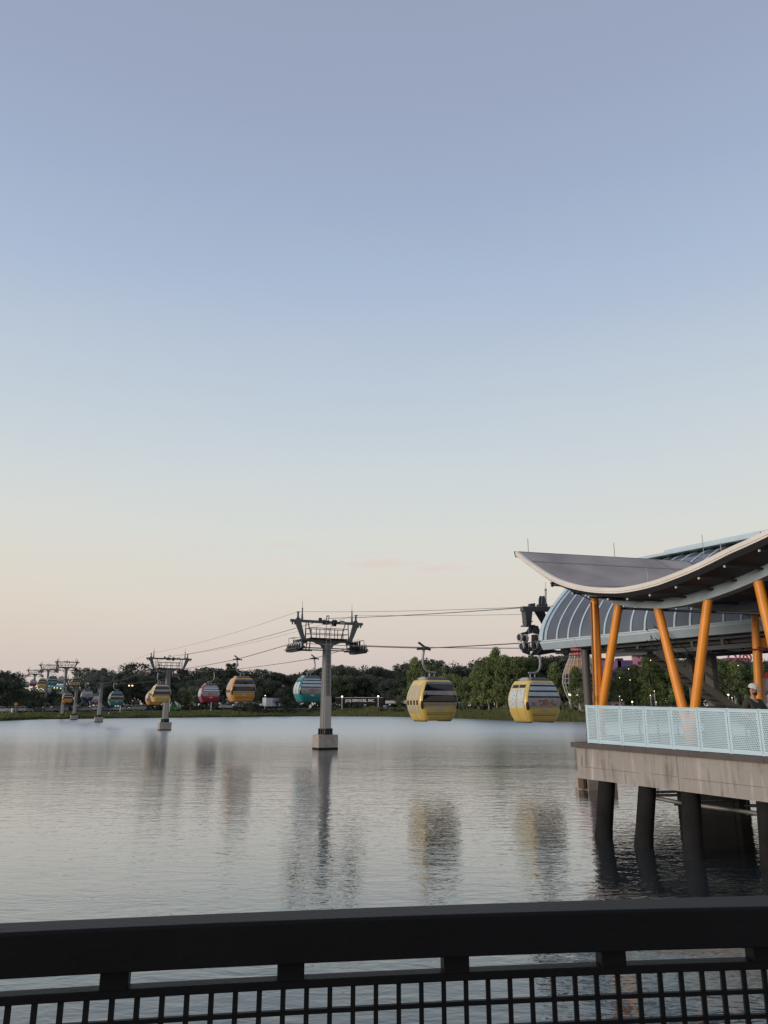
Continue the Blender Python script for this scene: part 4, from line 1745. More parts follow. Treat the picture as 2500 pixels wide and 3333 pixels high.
# piles
pile_px = [((1975, 2550), (1965, 2727)), ((2107, 2566), (2095, 2755)), ((2249, 2592), (2258, 2793)), ((2497, 2625), (2512, 2822))]
plab = ['leftmost round dark pile under the station deck, leaning left into the water', 'second round dark pile from the left under the deck', 'third round dark pile from the left, nearest under the edge beam', 'round dark pile cut off by the right edge of the picture']
for ((tx, ty), (bx, by)), lab in zip(pile_px, plab):
    a = at_z(bx, by, 0)
    t_, b = on_line(tx, ty, (edge(0, -0.22, 0).x, edge(0, -0.22, 0).y), RD)
    d = (b - a) / (b.z - a.z)
    p = thing('pile', (a.x, a.y, 0), 0, lab, 'pile', 'round piles under the station deck')
    top_ = d * (b.z + 0.35)
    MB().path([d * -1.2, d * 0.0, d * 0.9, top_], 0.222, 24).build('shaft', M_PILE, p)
    MB().path([d * -0.3, d * 0.22], 0.232, 24).build('base_sleeve', M_PILE, p)
# pier block and rear pile in the shade under the deck
q = at_z(2310, 2652, 0)
pb = thing('pier_block', (q.x + 0.35, q.y + 0.8, 0), -0.55, 'dark concrete pier block in the shade under the deck', 'pier')
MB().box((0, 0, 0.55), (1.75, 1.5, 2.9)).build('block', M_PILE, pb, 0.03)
MB().box((1.05, 0.1, 0.5), (0.25, 1.2, 2.8)).build('pale_end', M_CONC, pb, 0.02)
q = at_z(2420, 2665, 0)
p = thing('pile', (q.x, q.y, 0), 0, 'square dark pile standing behind the pier block under the deck', 'pile', 'round piles under the station deck')
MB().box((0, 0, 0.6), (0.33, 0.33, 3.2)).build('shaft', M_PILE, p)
# pipes hung under the deck
pp = thing('underdeck_pipes', (R0.x, R0.y, 0), 0, 'dark rods and a pale pipe hung below the station deck', 'pipe')


def ud(px, py, n=-1.6):
    _, q = on_line(px, py, edge(0, n, 0).xy, RD)
    return (q.x - R0.x, q.y - R0.y, q.z)


m = MB()
m.path([ud(2135, 2597), ud(2220, 2614), ud(2500, 2652)], 0.055, 10)
m.build('pale_pipe', M_GALV, pp)
for pts in ([(2130, 2578), (2212, 2576)], [(2130, 2588), (2214, 2588)], [(2196, 2618), (2218, 2618)], [(2280, 2606), (2400, 2603)], [(2425, 2623), (2500, 2621)], [(2428, 2651), (2480, 2650)]):
    MB().path([ud(*pts[0]), ud(*pts[1])], 0.035, 8).build('rod', M_DARKSTEEL, pp)
for (x, y0, y1) in ((2141, 2560, 2600), (2207, 2572, 2625), (2306, 2585, 2610), (2431, 2605, 2655)):
    MB().path([ud(x, y0), ud(x, y1)], 0.014, 6).build('hanger_rod', M_DARKSTEEL, pp)

# ------------------------------------------------------------------ perforated railing
rail = thing('perforated_railing', (R0.x, R0.y, R0.z), math.atan2(RD.y, RD.x), 'pale blue railing of perforated metal panels along the station deck edge', 'railing')
RH = 1.0


def rs(px, py=2350):
    t_, q = on_line(px, py, R0.xy, RD)
    return t_


bounds = [rs(1909, 2350), rs(1947, 2350)]
w_full = (rs(2472, 2350) - rs(1947, 2350)) / 6.0
while bounds[-1] < 9.4:
    bounds.append(bounds[-1] + w_full)


def perf_panel(s0, s1, name='panel'):
    m = MB()
    w = s1 - s0
    fr = 0.05
    zb_, zt_ = 0.05, RH
    # rows of staggered round holes cut in the sheet
    rows = 21
    x0, x1, z0, z1 = s0 + fr, s1 - fr, zb_ + fr, zt_ - fr
    ch = (z1 - z0) / rows
    cols = max(3, int(round((x1 - x0) / (ch * 1.02))))
    cw = (x1 - x0) / cols
    rad = 0.34 * min(cw, ch)
    y = 0.0

    def quad(a, b, c, d):
        m.face([(a, y, c), (b, y, c), (b, y, d), (a, y, d)])
    quad(s0 + 0.006, s1 - 0.006, zb_, z0)
    quad(s0 + 0.006, s1 - 0.006, z1, zt_)
    quad(s0 + 0.006, x0, z0, z1)
    quad(x1, s1 - 0.006, z0, z1)
    for r in range(rows):
        za, zc = z0 + r * ch, z0 + (r + 1) * ch
        sh = 0.5 * cw if r % 2 else 0.0
        nc = cols if not sh else cols - 1
        if sh:
            quad(x0, x0 + sh, za, zc)
            quad(x1 - sh, x1, za, zc)
        for c in range(nc):
            xa = x0 + sh + c * cw
            xb = xa + cw
            cx, cz_ = (xa + xb) / 2, (za + zc) / 2
            n = 8
            ring = [(cx + rad * math.cos(2 * math.pi * (k + 0.5) / n), cz_ + rad * math.sin(2 * math.pi * (k + 0.5) / n)) for k in range(n)]
            cor = [(xb, zc), (xa, zc), (xa, za), (xb, za)]
            i = len(m.v)
            m.v += [(p[0], y, p[1]) for p in ring] + [(p[0], y, p[1]) for p in cor]
            # ring index: 0:+x slightly up,1: up right,2: up left,...
            C = [i + 8, i + 9, i + 10, i + 11]
            Rg = [i + k for k in range(8)]
            for f in ((Rg[0], C[0], Rg[1]), (Rg[1], C[0], C[1], Rg[2]), (Rg[2], C[1], Rg[3]), (Rg[3], C[1], C[2], Rg[4]), (Rg[4], C[2], Rg[5]), (Rg[5], C[2], C[3], Rg[6]), (Rg[6], C[3], Rg[7]), (Rg[7], C[3], C[0], Rg[0])):
                m.f.append(f)
                m.sm.append(False)
    o = m.build(name, M_BLUE2, rail)
    so = o.modifiers.new('thickness', 'SOLIDIFY')
    so.thickness = 0.004
    so.offset = 0
    return o


rail.rotation_euler[1] = -math.atan(RSL) if False else 0
shear = RSL
for a, b in zip(bounds, bounds[1:]):
    o = perf_panel(a, b)
    for v in o.data.vertices:
        v.co.z += shear * v.co.x
for k, b in enumerate(bounds):
    m = MB()
    m.box((b, 0.045, RH / 2 + shear * b), (0.05, 0.05, RH + 0.06))
    m.build('post', M_BLUE2, rail)
m = MB()
m.beam((bounds[0], 0.01, RH + 0.012 + shear * bounds[0]), (bounds[-1], 0.01, RH + 0.012 + shear * bounds[-1]), 0.06, 0.022)
m.build('top_rail', M_BLUE2, rail)
m = MB()
m.beam((bounds[0], 0.02, 0.03 + shear * bounds[0]), (bounds[-1], 0.02, 0.03 + shear * bounds[-1]), 0.03, 0.04)
m.build('bottom_rail', M_BLUE2, rail)
b5 = bounds[5]
for dx in (0.10, 0.78):
    for z in (0.74, 0.40):
        m = MB()
        m.box((b5 + dx, 0.05, z + shear * b5), (0.04, 0.08, 0.17))
        m.build('bracket', M_DARKSTEEL, rail)
m = MB()
m.box((b5 + 0.44, 0.085, 0.57 + shear * b5), (0.72, 0.02, 0.52))
m.build('equipment_plate', mat('equipment_plate_grey', (0.20, 0.27, 0.30), 0.5), rail)
# second, darker railing cap further back on the deck
br = thing('rear_railing', (12.2, 26.6, WDECK), 0, 'low dark railing along the far side of the station deck', 'railing')
q0, q1 = at_y(2020, 2298, 27.5), at_y(2420, 2303, 22.5)
m = MB()
m.beam(Vector(q0) - Vector((12.2, 26.6, WDECK)), Vector(q1) - Vector((12.2, 26.6, WDECK)), 0.06, 0.07)
m.build('top_rail', M_DARKSTEEL, br)
for k in range(7):
    p = Vector(q0).lerp(Vector(q1), k / 6) - Vector((12.2, 26.6, WDECK))
    MB().beam((p.x, p.y, -0.1), (p.x, p.y, p.z), 0.05, 0.05, (0, 1, 0)).build('post', M_DARKSTEEL, br)

# ------------------------------------------------------------------ stairs under the station
SY = 29.3
sa, sb_ = at_y(2135, 2120, SY), at_y(2405, 2318, SY)
ds = (sb_ - sa)
low = sa + ds * ((WDECK - sa.z) / ds.z)
st = thing('stairs', (low.x, low.y, WDECK), 0, 'dark open tread steel stairs with handrails under the station', 'stairs')
up = sa - low
nst = 15
for y in (-0.05, 0.95):
    m = MB()
    m.beam((0.1, y, 0), (up.x, y, up.z), 0.05, 0.26, (0, 0, 1))
    m.build('stringer', mat('stringer_grey', (0.12, 0.11, 0.10), 0.6), st)
    m = MB()
    for dz in (0.95, 0.5):
        m.path([(-0.2, y, dz * 0.8), (0.05, y, dz), (up.x, y, up.z + dz)], 0.022, 8)
    for k in range(5):
        f = k / 4.2
        m.path([(up.x * f, y, up.z * f), (up.x * f, y, up.z * f + 0.95)], 0.018, 6)
    m.build('handrail', M_DARKSTEEL, st)
for k in range(nst):
    f = (k + 0.5) / nst
    MB().box((up.x * f, 0.45, up.z * f), (0.27, 0.96, 0.035)).build('tread', M_DARKSTEEL, st)
m = MB().box((up.x - 0.6, 0.45, up.z + 0.05), (1.3, 1.1, 0.06))
m.build('landing', M_DARKSTEEL, st)
# lower side rail of the stair mouth

# ------------------------------------------------------------------ foreground bridge railing (black, gently curved)
FZ = 2.92
fb = [at_z(0, 3000, FZ), at_z(1250, 2948, FZ), at_z(2500, 2910, FZ)]
ff = [at_z(0, 3038, FZ), at_z(1250, 2985, FZ), at_z(2500, 2951, FZ)]


def quadfit(P):
    (x0, y0), (x1, y1), (x2, y2) = [(p.x, p.y) for p in P]
    M_ = Matrix(((x0 * x0, x0, 1), (x1 * x1, x1, 1), (x2 * x2, x2, 1)))
    return M_.inverted() @ Vector((y0, y1, y2))


QB, QF = quadfit(fb), quadfit(ff)
LIM = 1.25


def fy(Q, x):
    if abs(x) <= LIM:
        return Q[0] * x * x + Q[1] * x + Q[2]
    e = math.copysign(LIM, x)
    return Q[0] * e * e + Q[1] * e + Q[2] + (2 * Q[0] * e + Q[1]) * (x - e)


def fmid(x):
    return 0.5 * (fy(QB, x) + fy(QF, x))


def f_x(px, py, Q):
    k = slope_x(px, py)
    x = 0.0
    for _ in range(30):
        x = k * fy(Q, x)
    return x


BZ = at_y(1250, 3126, ff[1].y).z          # bottom of the deep top rail
MIDY = fmid(0)
LT, LB = at_y(1250, 3172, MIDY - 0.01).z, at_y(1250, 3206, MIDY - 0.02).z
frail = thing('bridge_railing', (0, MIDY, 1.8), 0, 'black steel bridge railing with square mesh in the foreground', 'railing')
fo = Vector((0, MIDY, 1.8))
XS = [-4.0 + 0.1 * k for k in range(81)]


def fsweep(m, prof):
    """prof: list of (y function of x, z)"""
    rows = []
    for x in XS:
        rows.append([(x, f(x) - fo.y, z - fo.z) for f, z in prof])
    i = len(m.v)
    n = len(prof)
    for r in rows:
        m.v += r
    for a in range(len(rows) - 1):
        for b in range(n):
            b2 = (b + 1) % n
            m.f.append((i + a * n + b, i + a * n + b2, i + (a + 1) * n + b2, i + (a + 1) * n + b))
            m.sm.append(False)
    m.f.append(tuple(i + b for b in range(n))[::-1])
    m.sm.append(False)
    m.f.append(tuple(i + (len(rows) - 1) * n + b for b in range(n)))
    m.sm.append(False)


m = MB()
yb, yf = (lambda x: fy(QB, x)), (lambda x: fy(QF, x))
fsweep(m, [(yf, BZ), (lambda x: yf(x), FZ - 0.004), (lambda x: yf(x) + 0.004, FZ), (lambda x: yb(x) - 0.012, FZ + 0.0), (yb, FZ - 0.012), (yb, BZ)][::-1])
m.build('top_rail', M_RAIL, frail, 0.003)
ym = lambda d: (lambda x: fmid(x) + d)
m = MB()
fsweep(m, [(ym(-0.02), LB), (ym(-0.02), LT), (ym(0.02), LT), (ym(0.02), LB)][::-1])
m.build('mesh_frame', M_RAIL, frail, 0.002)
def f_xm(px, py):
    k = slope_x(px, py)
    x = 0.0
    for _ in range(30):
        x = k * fmid(x)
    return x


bx = [f_xm(px, 3160) for px in (378, 946, 1482, 1991)]
stepb = (bx[-1] - bx[0]) / 3
for k in range(-5, 9):
    x = bx[0] + stepb * k
    if -4 < x < 4:
        sl = math.atan((fmid(x + 0.05) - fmid(x - 0.05)) / 0.1)
        MB().box((x, fmid(x) - fo.y, (LT + BZ) / 2 - fo.z), (0.062, 0.045, BZ - LT + 0.004), sl).build('spacer_block', M_RAIL, frail, 0.002)


mx0, mx1 = f_xm(38 * 0.7535, 3260), f_xm(1250 + 1643 * 0.7535, 3180)
cell = (mx1 - mx0) / 33
MBOT = 1.93
for k in range(-38, 72):
    x = mx0 + cell * k
    if -3.9 < x < 3.9:
        MB().box((x, fmid(x) - fo.y, (LB + MBOT) / 2 - fo.z), (0.011, 0.0095, LB - MBOT)).build('mesh_bar', M_RAIL, frail)
zz = LB - cell * 0.97
while zz > MBOT:
    m = MB()
    fsweep(m, [(ym(-0.0062), zz - 0.005), (ym(-0.0062), zz + 0.005), (ym(0.0040), zz + 0.005), (ym(0.0040), zz - 0.005)][::-1])
    m.build('mesh_rod', M_RAIL, frail)
    zz -= cell
m = MB()
fsweep(m, [(ym(-0.02), MBOT - 0.04), (ym(-0.02), MBOT), (ym(0.02), MBOT), (ym(0.02), MBOT - 0.04)][::-1])
m.build('bottom_frame', M_RAIL, frail, 0.002)
for x in (-2.9, 2.9):
    MB().box((x, fmid(x) - fo.y, (BZ + 1.8) / 2 - fo.z), (0.08, 0.06, BZ - 1.8)).build('post', M_RAIL, frail, 0.003)
m = MB()
m.box((0, -0.6, 1.68), (12, 5.4, 0.24))
bd = m.build('footbridge_deck', M_DECK)
tag(bd, kind='structure', label='footbridge deck the photographer stands on')
m = MB()
for x in (-5, 5):
    for y in (-2.6, 1.4):
        pass

# ------------------------------------------------------------------ trees
import numpy as np
rng = np.random.default_rng(11)


def leaf_cloud(centers, radii, nleaf, size, squash=0.8, drop=0.0):
    """many small leaf quads spread through clumps; returns mesh arrays"""
    V, Fc = [], []
    for (c, r, n) in zip(centers, radii, nleaf):
        d = rng.normal(size=(n, 3))
        d /= np.linalg.norm(d, axis=1)[:, None]
        rad = r * (0.35 + 0.72 * rng.random(n) ** 0.5)
        P = np.array(c) + d * rad[:, None] * np.array([1, 1, squash])
        a = rng.normal(size=(n, 3))
        a /= np.linalg.norm(a, axis=1)[:, None]
        b = np.cross(a, d + 0.4 * rng.normal(size=(n, 3)))
        b /= (np.linalg.norm(b, axis=1)[:, None] + 1e-9)
        s = size * (0.5 + 0.9 * rng.random(n))[:, None]
        q = np.stack([P - a * s * 0.5, P + b * s * 0.34, P + a * s * 0.5, P - b * s * 0.34], 1)
        V.append(q.reshape(-1, 3))
    V = np.concatenate(V)
    return V


def mesh_quads(name, V, mt):
    n = len(V) // 4
    me = bpy.data.meshes.new(name)
    me.vertices.add(len(V))
    me.vertices.foreach_set('co', V.astype(np.float32).ravel())
    me.loops.add(4 * n)
    me.loops.foreach_set('vertex_index', np.arange(4 * n, dtype=np.int32))
    me.polygons.add(n)
    me.polygons.foreach_set('loop_start', np.arange(0, 4 * n, 4, dtype=np.int32))
    me.polygons.foreach_set('loop_total', np.full(n, 4, dtype=np.int32))
    me.update(calc_edges=True)
    me.materials.append(mt)
    return me


def crown_oak(seed, wide=0.42, base=0.22):
    r_ = random.Random(seed)
    C, Rr, Nn = [], [], []
    for k in range(34):
        f = r_.random()
        z = base + (0.90 - base) * f
        u = (z - base) / (0.95 - base)
        env = wide * (0.55 + 0.75 * math.sin(math.pi * min(1, 0.12 + 0.80 * u)) ** 0.8) * 0.75
        a = r_.random() * 2 * math.pi
        d = env * math.sqrt(r_.random()) * 1.05
        C.append((d * math.cos(a), d * math.sin(a), z))
        Rr.append(r_.uniform(0.085, 0.15))
        Nn.append(r_.randint(120, 200))
    for k in range(5):
        a = r_.random() * 2 * math.pi
        C.append((0.14 * math.cos(a), 0.14 * math.sin(a), r_.uniform(0.88, 0.95)))
        Rr.append(0.06)
        Nn.append(45)
    return leaf_cloud(C, Rr, Nn, 0.036)


def crown_pine(seed):
    r_ = random.Random(seed)
    C, Rr, Nn = [], [], []
    for k in range(20):
        z = r_.uniform(0.58, 0.97)
        d = 0.21 * r_.random() * (1.2 - z) / 0.42 + 0.02
        a = r_.random() * 2 * math.pi
        C.append((d * math.cos(a), d * math.sin(a), z))
        Rr.append(r_.uniform(0.05, 0.085))
        Nn.append(r_.randint(50, 85))
    return leaf_cloud(C, Rr, Nn, 0.036, 0.55)


def crown_cypress(seed):
    r_ = random.Random(seed)
    C, Rr, Nn = [], [], []
    for k in range(64):
        f = r_.random() ** 0.85
        z = 0.14 + 0.84 * f
        env = 0.30 * (1 - f) ** 0.75 + 0.02
        a = r_.random() * 2 * math.pi
        d = env * math.sqrt(r_.random())
        C.append((d * math.cos(a), d * math.sin(a), z))
        Rr.append(r_.uniform(0.045, 0.085))
        Nn.append(r_.randint(95, 150))
    return leaf_cloud(C, Rr, Nn, 0.027, 0.95)


def trunk_mesh(kind, seed):
    r_ = random.Random(seed)
    m = MB()
    hmax = {'oak': 0.72, 'pine': 0.95, 'cypress': 0.92}[kind]
    r0 = {'oak': 0.022, 'pine': 0.016, 'cypress': 0.017}[kind]
    pts, rs_ = [], []
    for k in range(7):
        f = k / 6
        pts.append((r_.uniform(-0.012, 0.012) * f * 2, r_.uniform(-0.012, 0.012) * f * 2, hmax * f - 0.02))
        rs_.append(r0 * (1 - 0.8 * f) * (1.5 if k == 0 else 1))
    m.path(pts, rs_, 8)
    for k in range(9 if kind != 'cypress' else 5):
        f = r_.uniform(0.35, 0.9)
        z = hmax * f
        a = r_.random() * 6.28
        L_ = {'oak': 0.26, 'pine': 0.15, 'cypress': 0.12}[kind] * (1.1 - 0.5 * f)
        up_ = 0.22 if kind == 'oak' else 0.05
        m.path([(0, 0, z), (L_ * 0.5 * math.cos(a), L_ * 0.5 * math.sin(a), z + up_ * 0.4), (L_ * math.cos(a), L_ * math.sin(a), z + up_ * 0.7)], [r0 * 0.45 * (1.1 - f), r0 * 0.3 * (1.1 - f), r0 * 0.1], 5)
    return m


TPROTO = {}


def tree_proto(kind, k, leafm):
    key = (kind, k, leafm.name)
    if key not in TPROTO:
        if kind == 'oak':
            V = crown_oak(100 + k, 0.40 + 0.06 * (k % 3), 0.16 + 0.05 * (k % 2))
        elif kind == 'pine':
            V = crown_pine(200 + k)
        else:
            V = crown_cypress(300 + k)
        cm = mesh_quads('crown', V, leafm)
        tm = trunk_mesh(kind, 400 + k)
        o = tm.build('trunk', M_PALEBARK if kind == 'cypress' else M_BARK)
        tmesh = o.data
        bpy.data.objects.remove(o)
        TPROTO[key] = (cm, tmesh)
    return TPROTO[key]


NAMES = {'oak': 'broadleaf_tree', 'pine': 'pine_tree', 'cypress': 'cypress_tree'}


def plant(px, off, ytop, kind, leafm, label, group, Y=None, hs=1.0):
    g = polar(px, off)
    ztop = at_y(px, ytop, g.y).z
    h = max(3.0, (ztop - g.z) / 0.985)
    k = random.randrange({'oak': 6, 'pine': 3, 'cypress': 5}[kind])
    cm, tm = tree_proto(kind, k, leafm)
    t = thing(NAMES[kind], (g.x, g.y, g.z - 0.05), random.random() * 6.28, label, 'tree', group)
    w = h * random.uniform(0.9, 1.12) * hs
    t.scale = (w, w, h)
    for nm_, me in (('crown', cm), ('trunk', tm)):
        o = bpy.data.objects.new(nm_, me)
        COL.objects.link(o)
        o.parent = t
    return t


SKY_Y = [(-60, 2188), (0, 2190), (24, 2192), (42, 2238), (62, 2246), (240, 2246), (262, 2200), (290, 2172), (330, 2170), (360, 2190), (400, 2184), (425, 2172), (445, 2160), (470, 2176), (500, 2188), (560, 2186), (640, 2178), (680, 2176), (720, 2182), (745, 2176),
         (790, 2196), (830, 2176), (870, 2182), (940, 2196), (1000, 2190), (1080, 2166), (1110, 2168), (1160, 2182), (1200, 2170), (1260, 2182), (1310, 2180), (1340, 2150), (1400, 2152), (1440, 2166), (1500, 2172), (1540, 2170),
         (1590, 2150), (1640, 2140), (1760, 2142), (1900, 2138), (2000, 2175), (2060, 2178), (2150, 2150), (2450, 2150), (2700, 2150)]


def zone(px):
    for a, b, s in ((-100, 60, 'at the left edge'), (60, 250, 'behind the distant pylons'), (250, 470, 'near the small teal gondola'), (470, 640, 'behind the second pylon'),
                    (640, 860, 'behind the orange gondola'), (860, 1060, 'behind the teal gondola'), (1060, 1320, 'behind the dark lettered trailer'), (1320, 1520, 'behind the plain yellow gondola'), (1520, 1700, 'between the two big yellow gondolas'),
                    (1700, 1960, 'behind the printed yellow gondola'), (1960, 2800, 'seen between the orange columns')):
        if a <= px < b:
            return s
    return 'on the far bank'


ORD = ['first', 'second', 'third', 'fourth', 'fifth', 'sixth', 'seventh', 'eighth', 'ninth', 'tenth', 'eleventh', 'twelfth', 'thirteenth', 'fourteenth', 'fifteenth', 'sixteenth', 'seventeenth', 'eighteenth', 'nineteenth', 'twentieth'] + ['%dth' % k for k in range(21, 60)]


def number_groups():
    groups = {}
    for o in scene.objects:
        if o.get('category') == 'tree' and o.get('group'):
            groups.setdefault(o['group'], []).append(o)
    for g, lst in groups.items():
        if len(lst) > 1:
            lst.sort(key=lambda o: o.location.x / o.location.y)
            for k, o in enumerate(lst):
                o['label'] = o['label'] + ', ' + ORD[k] + ' from the left'


def build_trees():
    px = -40.0
    while px < 2560:
        y = lerp(SKY_Y, px) + random.uniform(-10, 8)
        if 60 < px < 250:
            y += 4
        kind = 'pine' if (250 < px < 760 and random.random() < 0.35) else 'oak'
        z = zone(px)
        plant(px, random.uniform(75, 105), y, kind, M_LEAF_D, ('tall dark pine in back row ' if kind == 'pine' else 'dark broadleaf tree in back row ') + z, 'back row trees ' + z)
        px += random.uniform(20, 34)
    px = -30.0
    while px < 1340:
        y = lerp(SKY_Y, px) + random.uniform(18, 48)
        z = zone(px)
        plant(px, random.uniform(50, 66), y, 'oak', M_LEAF_D if random.random() < 0.6 else M_LEAF_M, 'lower bushy tree ' + z, 'lower trees ' + z)
        px += random.uniform(30, 46)
    # singular trees
    plant(744, 48, 2156, 'pine', M_LEAF_D, 'tall pine with bare trunk rising above the treeline left of the orange gondola hanger', None)
    plant(8, 40, 2186, 'oak', M_LEAF_D, 'large dark tree at the left edge taller than its neighbours', None)
    plant(-30, 42, 2200, 'oak', M_LEAF_D, 'dark tree cut by the left edge of the picture', None)
    plant(70, 44, 2242, 'oak', M_LEAF_M, 'round mid green tree behind the parked cars at the far left', None)
    plant(112, 46, 2250, 'oak', M_LEAF_M, 'broad low tree right of the diamond road sign', None)
    plant(620, 26, 2232, 'oak', M_LEAF_M, 'tree with pale leaning trunk right of the green boom lift', None)
    plant(590, 30, 2245, 'oak', M_LEAF_M, 'slender tree beside the green boom lift', None)
    plant(772, 12, 2262, 'oak', M_LEAF_D, 'small tree with thin trunk on the bank in front of the white trailer', None)
    plant(815, 11, 2232, 'oak', M_LEAF_M, 'feathery pale grey green tree right of the orange gondola', None)
    plant(920, 16, 2240, 'oak', M_LEAF_D, 'dark rounded tree just left of the teal gondola', None)
    plant(1173, 20, 2292, 'oak', M_LEAF_D, 'small dark sapling in front of the lettered trailer', None, hs=0.5)
    plant(1300, 22, 2262, 'oak', M_LEAF_M, 'small tree in front of the pale low trailer', None)
    for (x, off, y, lab) in ((1352, 45, 2146, 'green cypress left of the clear window yellow gondola'), (1395, 40, 2160, 'green tree right behind the hanger of the big yellow gondola'), (1462, 30, 2190, 'mid green tree right of the clear window yellow gondola'),
                             (1520, 26, 2200, 'low green tree between the two large yellow gondolas'), (1560, 24, 2168, 'green cypress between the big yellow gondolas, left one'), (1592, 26, 2142, 'tall green cypress between the big yellow gondolas'),
                             (1618, 28, 2116, 'tallest pointed cypress between the two large yellow gondolas'), (1648, 22, 2136, 'full green cypress just left of the printed gondola'), (1690, 24, 2142, 'green cypress directly behind the printed gondola'),
                             (1726, 30, 2146, 'green cypress behind the hanger of the printed gondola'), (1768, 44, 2138, 'dark green tree right of the printed gondola hanger'), (1812, 18, 2160, 'slim green cypress left of the bowling pin tower'),
                             (1880, 10, 2176, 'green cypress standing in front of the bowling pin tower'), (1925, 22, 2190, 'green tree behind the first orange column')):
        plant(x, off, y, 'cypress' if 'cypress' in lab else 'oak', M_LEAF_G if 'dark' not in lab else M_LEAF_D, lab, None)
    for (x, off, y) in ((1545, 34, 2185), (1576, 40, 2170), (1632, 36, 2150), (1670, 40, 2160), (1708, 44, 2150)):
        plant(x, off, y, 'cypress', M_LEAF_G, 'cypress in thick stand behind the yellow gondolas', 'cypress stand on the right bank')
    for (x, off, y) in ((1995, 30, 2200), (2030, 26, 2190), (2075, 24, 2168), (2120, 18, 2138), (2150, 22, 2150), (2185, 20, 2160), (2215, 26, 2150), (2280, 24, 2150), (2340, 22, 2146), (2368, 26, 2150), (2400, 22, 2160), (2432, 30, 2165), (2480, 26, 2150), (2540, 26, 2150)):
        plant(x, off, y, 'cypress', M_LEAF_G, 'green cypress between the orange columns', 'cypresses behind the station')
    # shrubs and undergrowth
    for (x0, x1, o0, o1, h, n, lab) in ((-60, 1340, 44, 50, 3.4, 9000, 'dark undergrowth under the far treeline'), (1330, 2600, 30, 46, 4.0, 6500, 'dark undergrowth beneath the right bank trees')):
        V = []
        px_ = rng.uniform(x0, x1, n)
        P = []
        for p in px_:
            g = polar(p, random.uniform(o0, o1))
            hh = h * (0.55 + 0.45 * math.sin(p * 0.11) * math.sin(p * 0.037 + 1))
            P.append((g.x, g.y, g.z + hh * random.random()))
        P = np.array(P)
        a = rng.normal(size=(n, 3)); a /= np.linalg.norm(a, axis=1)[:, None]
        b = rng.normal(size=(n, 3)); b = np.cross(a, b); b /= np.linalg.norm(b, axis=1)[:, None]
        s = (0.7 + 0.7 * rng.random(n))[:, None]
        q = np.stack([P - a * s * .5, P + b * s * .4, P + a * s * .5, P - b * s * .4], 1).reshape(-1, 3)
        o = bpy.data.objects.new('undergrowth', mesh_quads('undergrowth', q, M_LEAF_D))
        COL.objects.link(o)
        tag(o, lab, None, None, 'stuff')
    # reeds and tufts along the water's edge
    n = 14000
    P = []
    for k in range(n):
        p = random.uniform(-60, 2000)
        off = abs(random.gauss(0.3, 1.0)) + (random.random() < 0.4) * random.uniform(0, 18)
        g = polar(p, off)
        P.append((g.x, g.y, g.z, p))
    P = np.array(P)
    hgt = (0.25 + 0.5 * rng.random(n)) * (0.55 + 0.9 * (np.sin(P[:, 3] * 0.045) * np.sin(P[:, 3] * 0.0131 + 2) * 0.5 + 0.5)) * (1 + 0.9 * (P[:, 3] > 1180))
    wv = 0.22 + 0.2 * rng.random(n)
    dx = np.zeros((n, 3)); dx[:, 0] = wv
    B = P[:, :3]
    T = B.copy(); T[:, 2] += hgt; T[:, 0] += rng.normal(size=n) * 0.15; T[:, 1] += rng.normal(size=n) * 0.15
    q = np.stack([B - dx, B + dx, T + dx * 0.5, T - dx * 0.5], 1).reshape(-1, 3)
    o = bpy.data.objects.new('bank_grass', mesh_quads('bank_grass', q, leaf_mat('bank_grass_blades', (0.098, 0.108, 0.044), 0.4)))
    COL.objects.link(o)
    tag(o, 'grass and reeds along the far bank', None, None, 'stuff')
    # hedge clumps on the bank
    for i, (x, off, w, h) in enumerate(((832, 9, 16, 1.6), (890, 10, 20, 1.9), (990, 9, 14, 1.5), (1060, 12, 12, 1.6), (1280, 10, 14, 1.9), (1330, 8, 10, 1.6), (1445, 7, 8, 2.2))):
        g = polar(x, off)
        r_ = random.Random(i)
        C = [(r_.uniform(-w / 2, w / 2), r_.uniform(-1.2, 1.2), r_.uniform(0.2, 0.7) * h) for _ in range(14)]
        V = leaf_cloud(C, [r_.uniform(0.6, 0.9) * h * 0.6 for _ in range(14)], [70] * 14, 0.5)
        V[:, 2] = np.maximum(V[:, 2], -0.1)
        o = bpy.data.objects.new('hedge', mesh_quads('hedge', V, M_LEAF_D))
        COL.objects.link(o)
        o.location = g
        o.rotation_euler = (0, 0, -math.atan2(g.x, g.y))
        tag(o, ['low dark hedge below the orange gondola', 'long dark hedge left of the teal gondola on the bank', 'dark hedge under the teal gondola', 'low hedge at the foot of the bank behind the large pylon', 'dark hedge right of the lettered trailer', 'short hedge left of the clear window yellow gondola',
                'dark bush on the bank right of the clear window yellow gondola'][i], 'hedge', 'hedges on the far bank')


build_trees()
number_groups()

# ------------------------------------------------------------------ vehicles
VEH = {}
M_CARGLASS = mat('car_glass', (0.02, 0.024, 0.03), 0.1, 0, 0.1, 2, 0, 0.7)


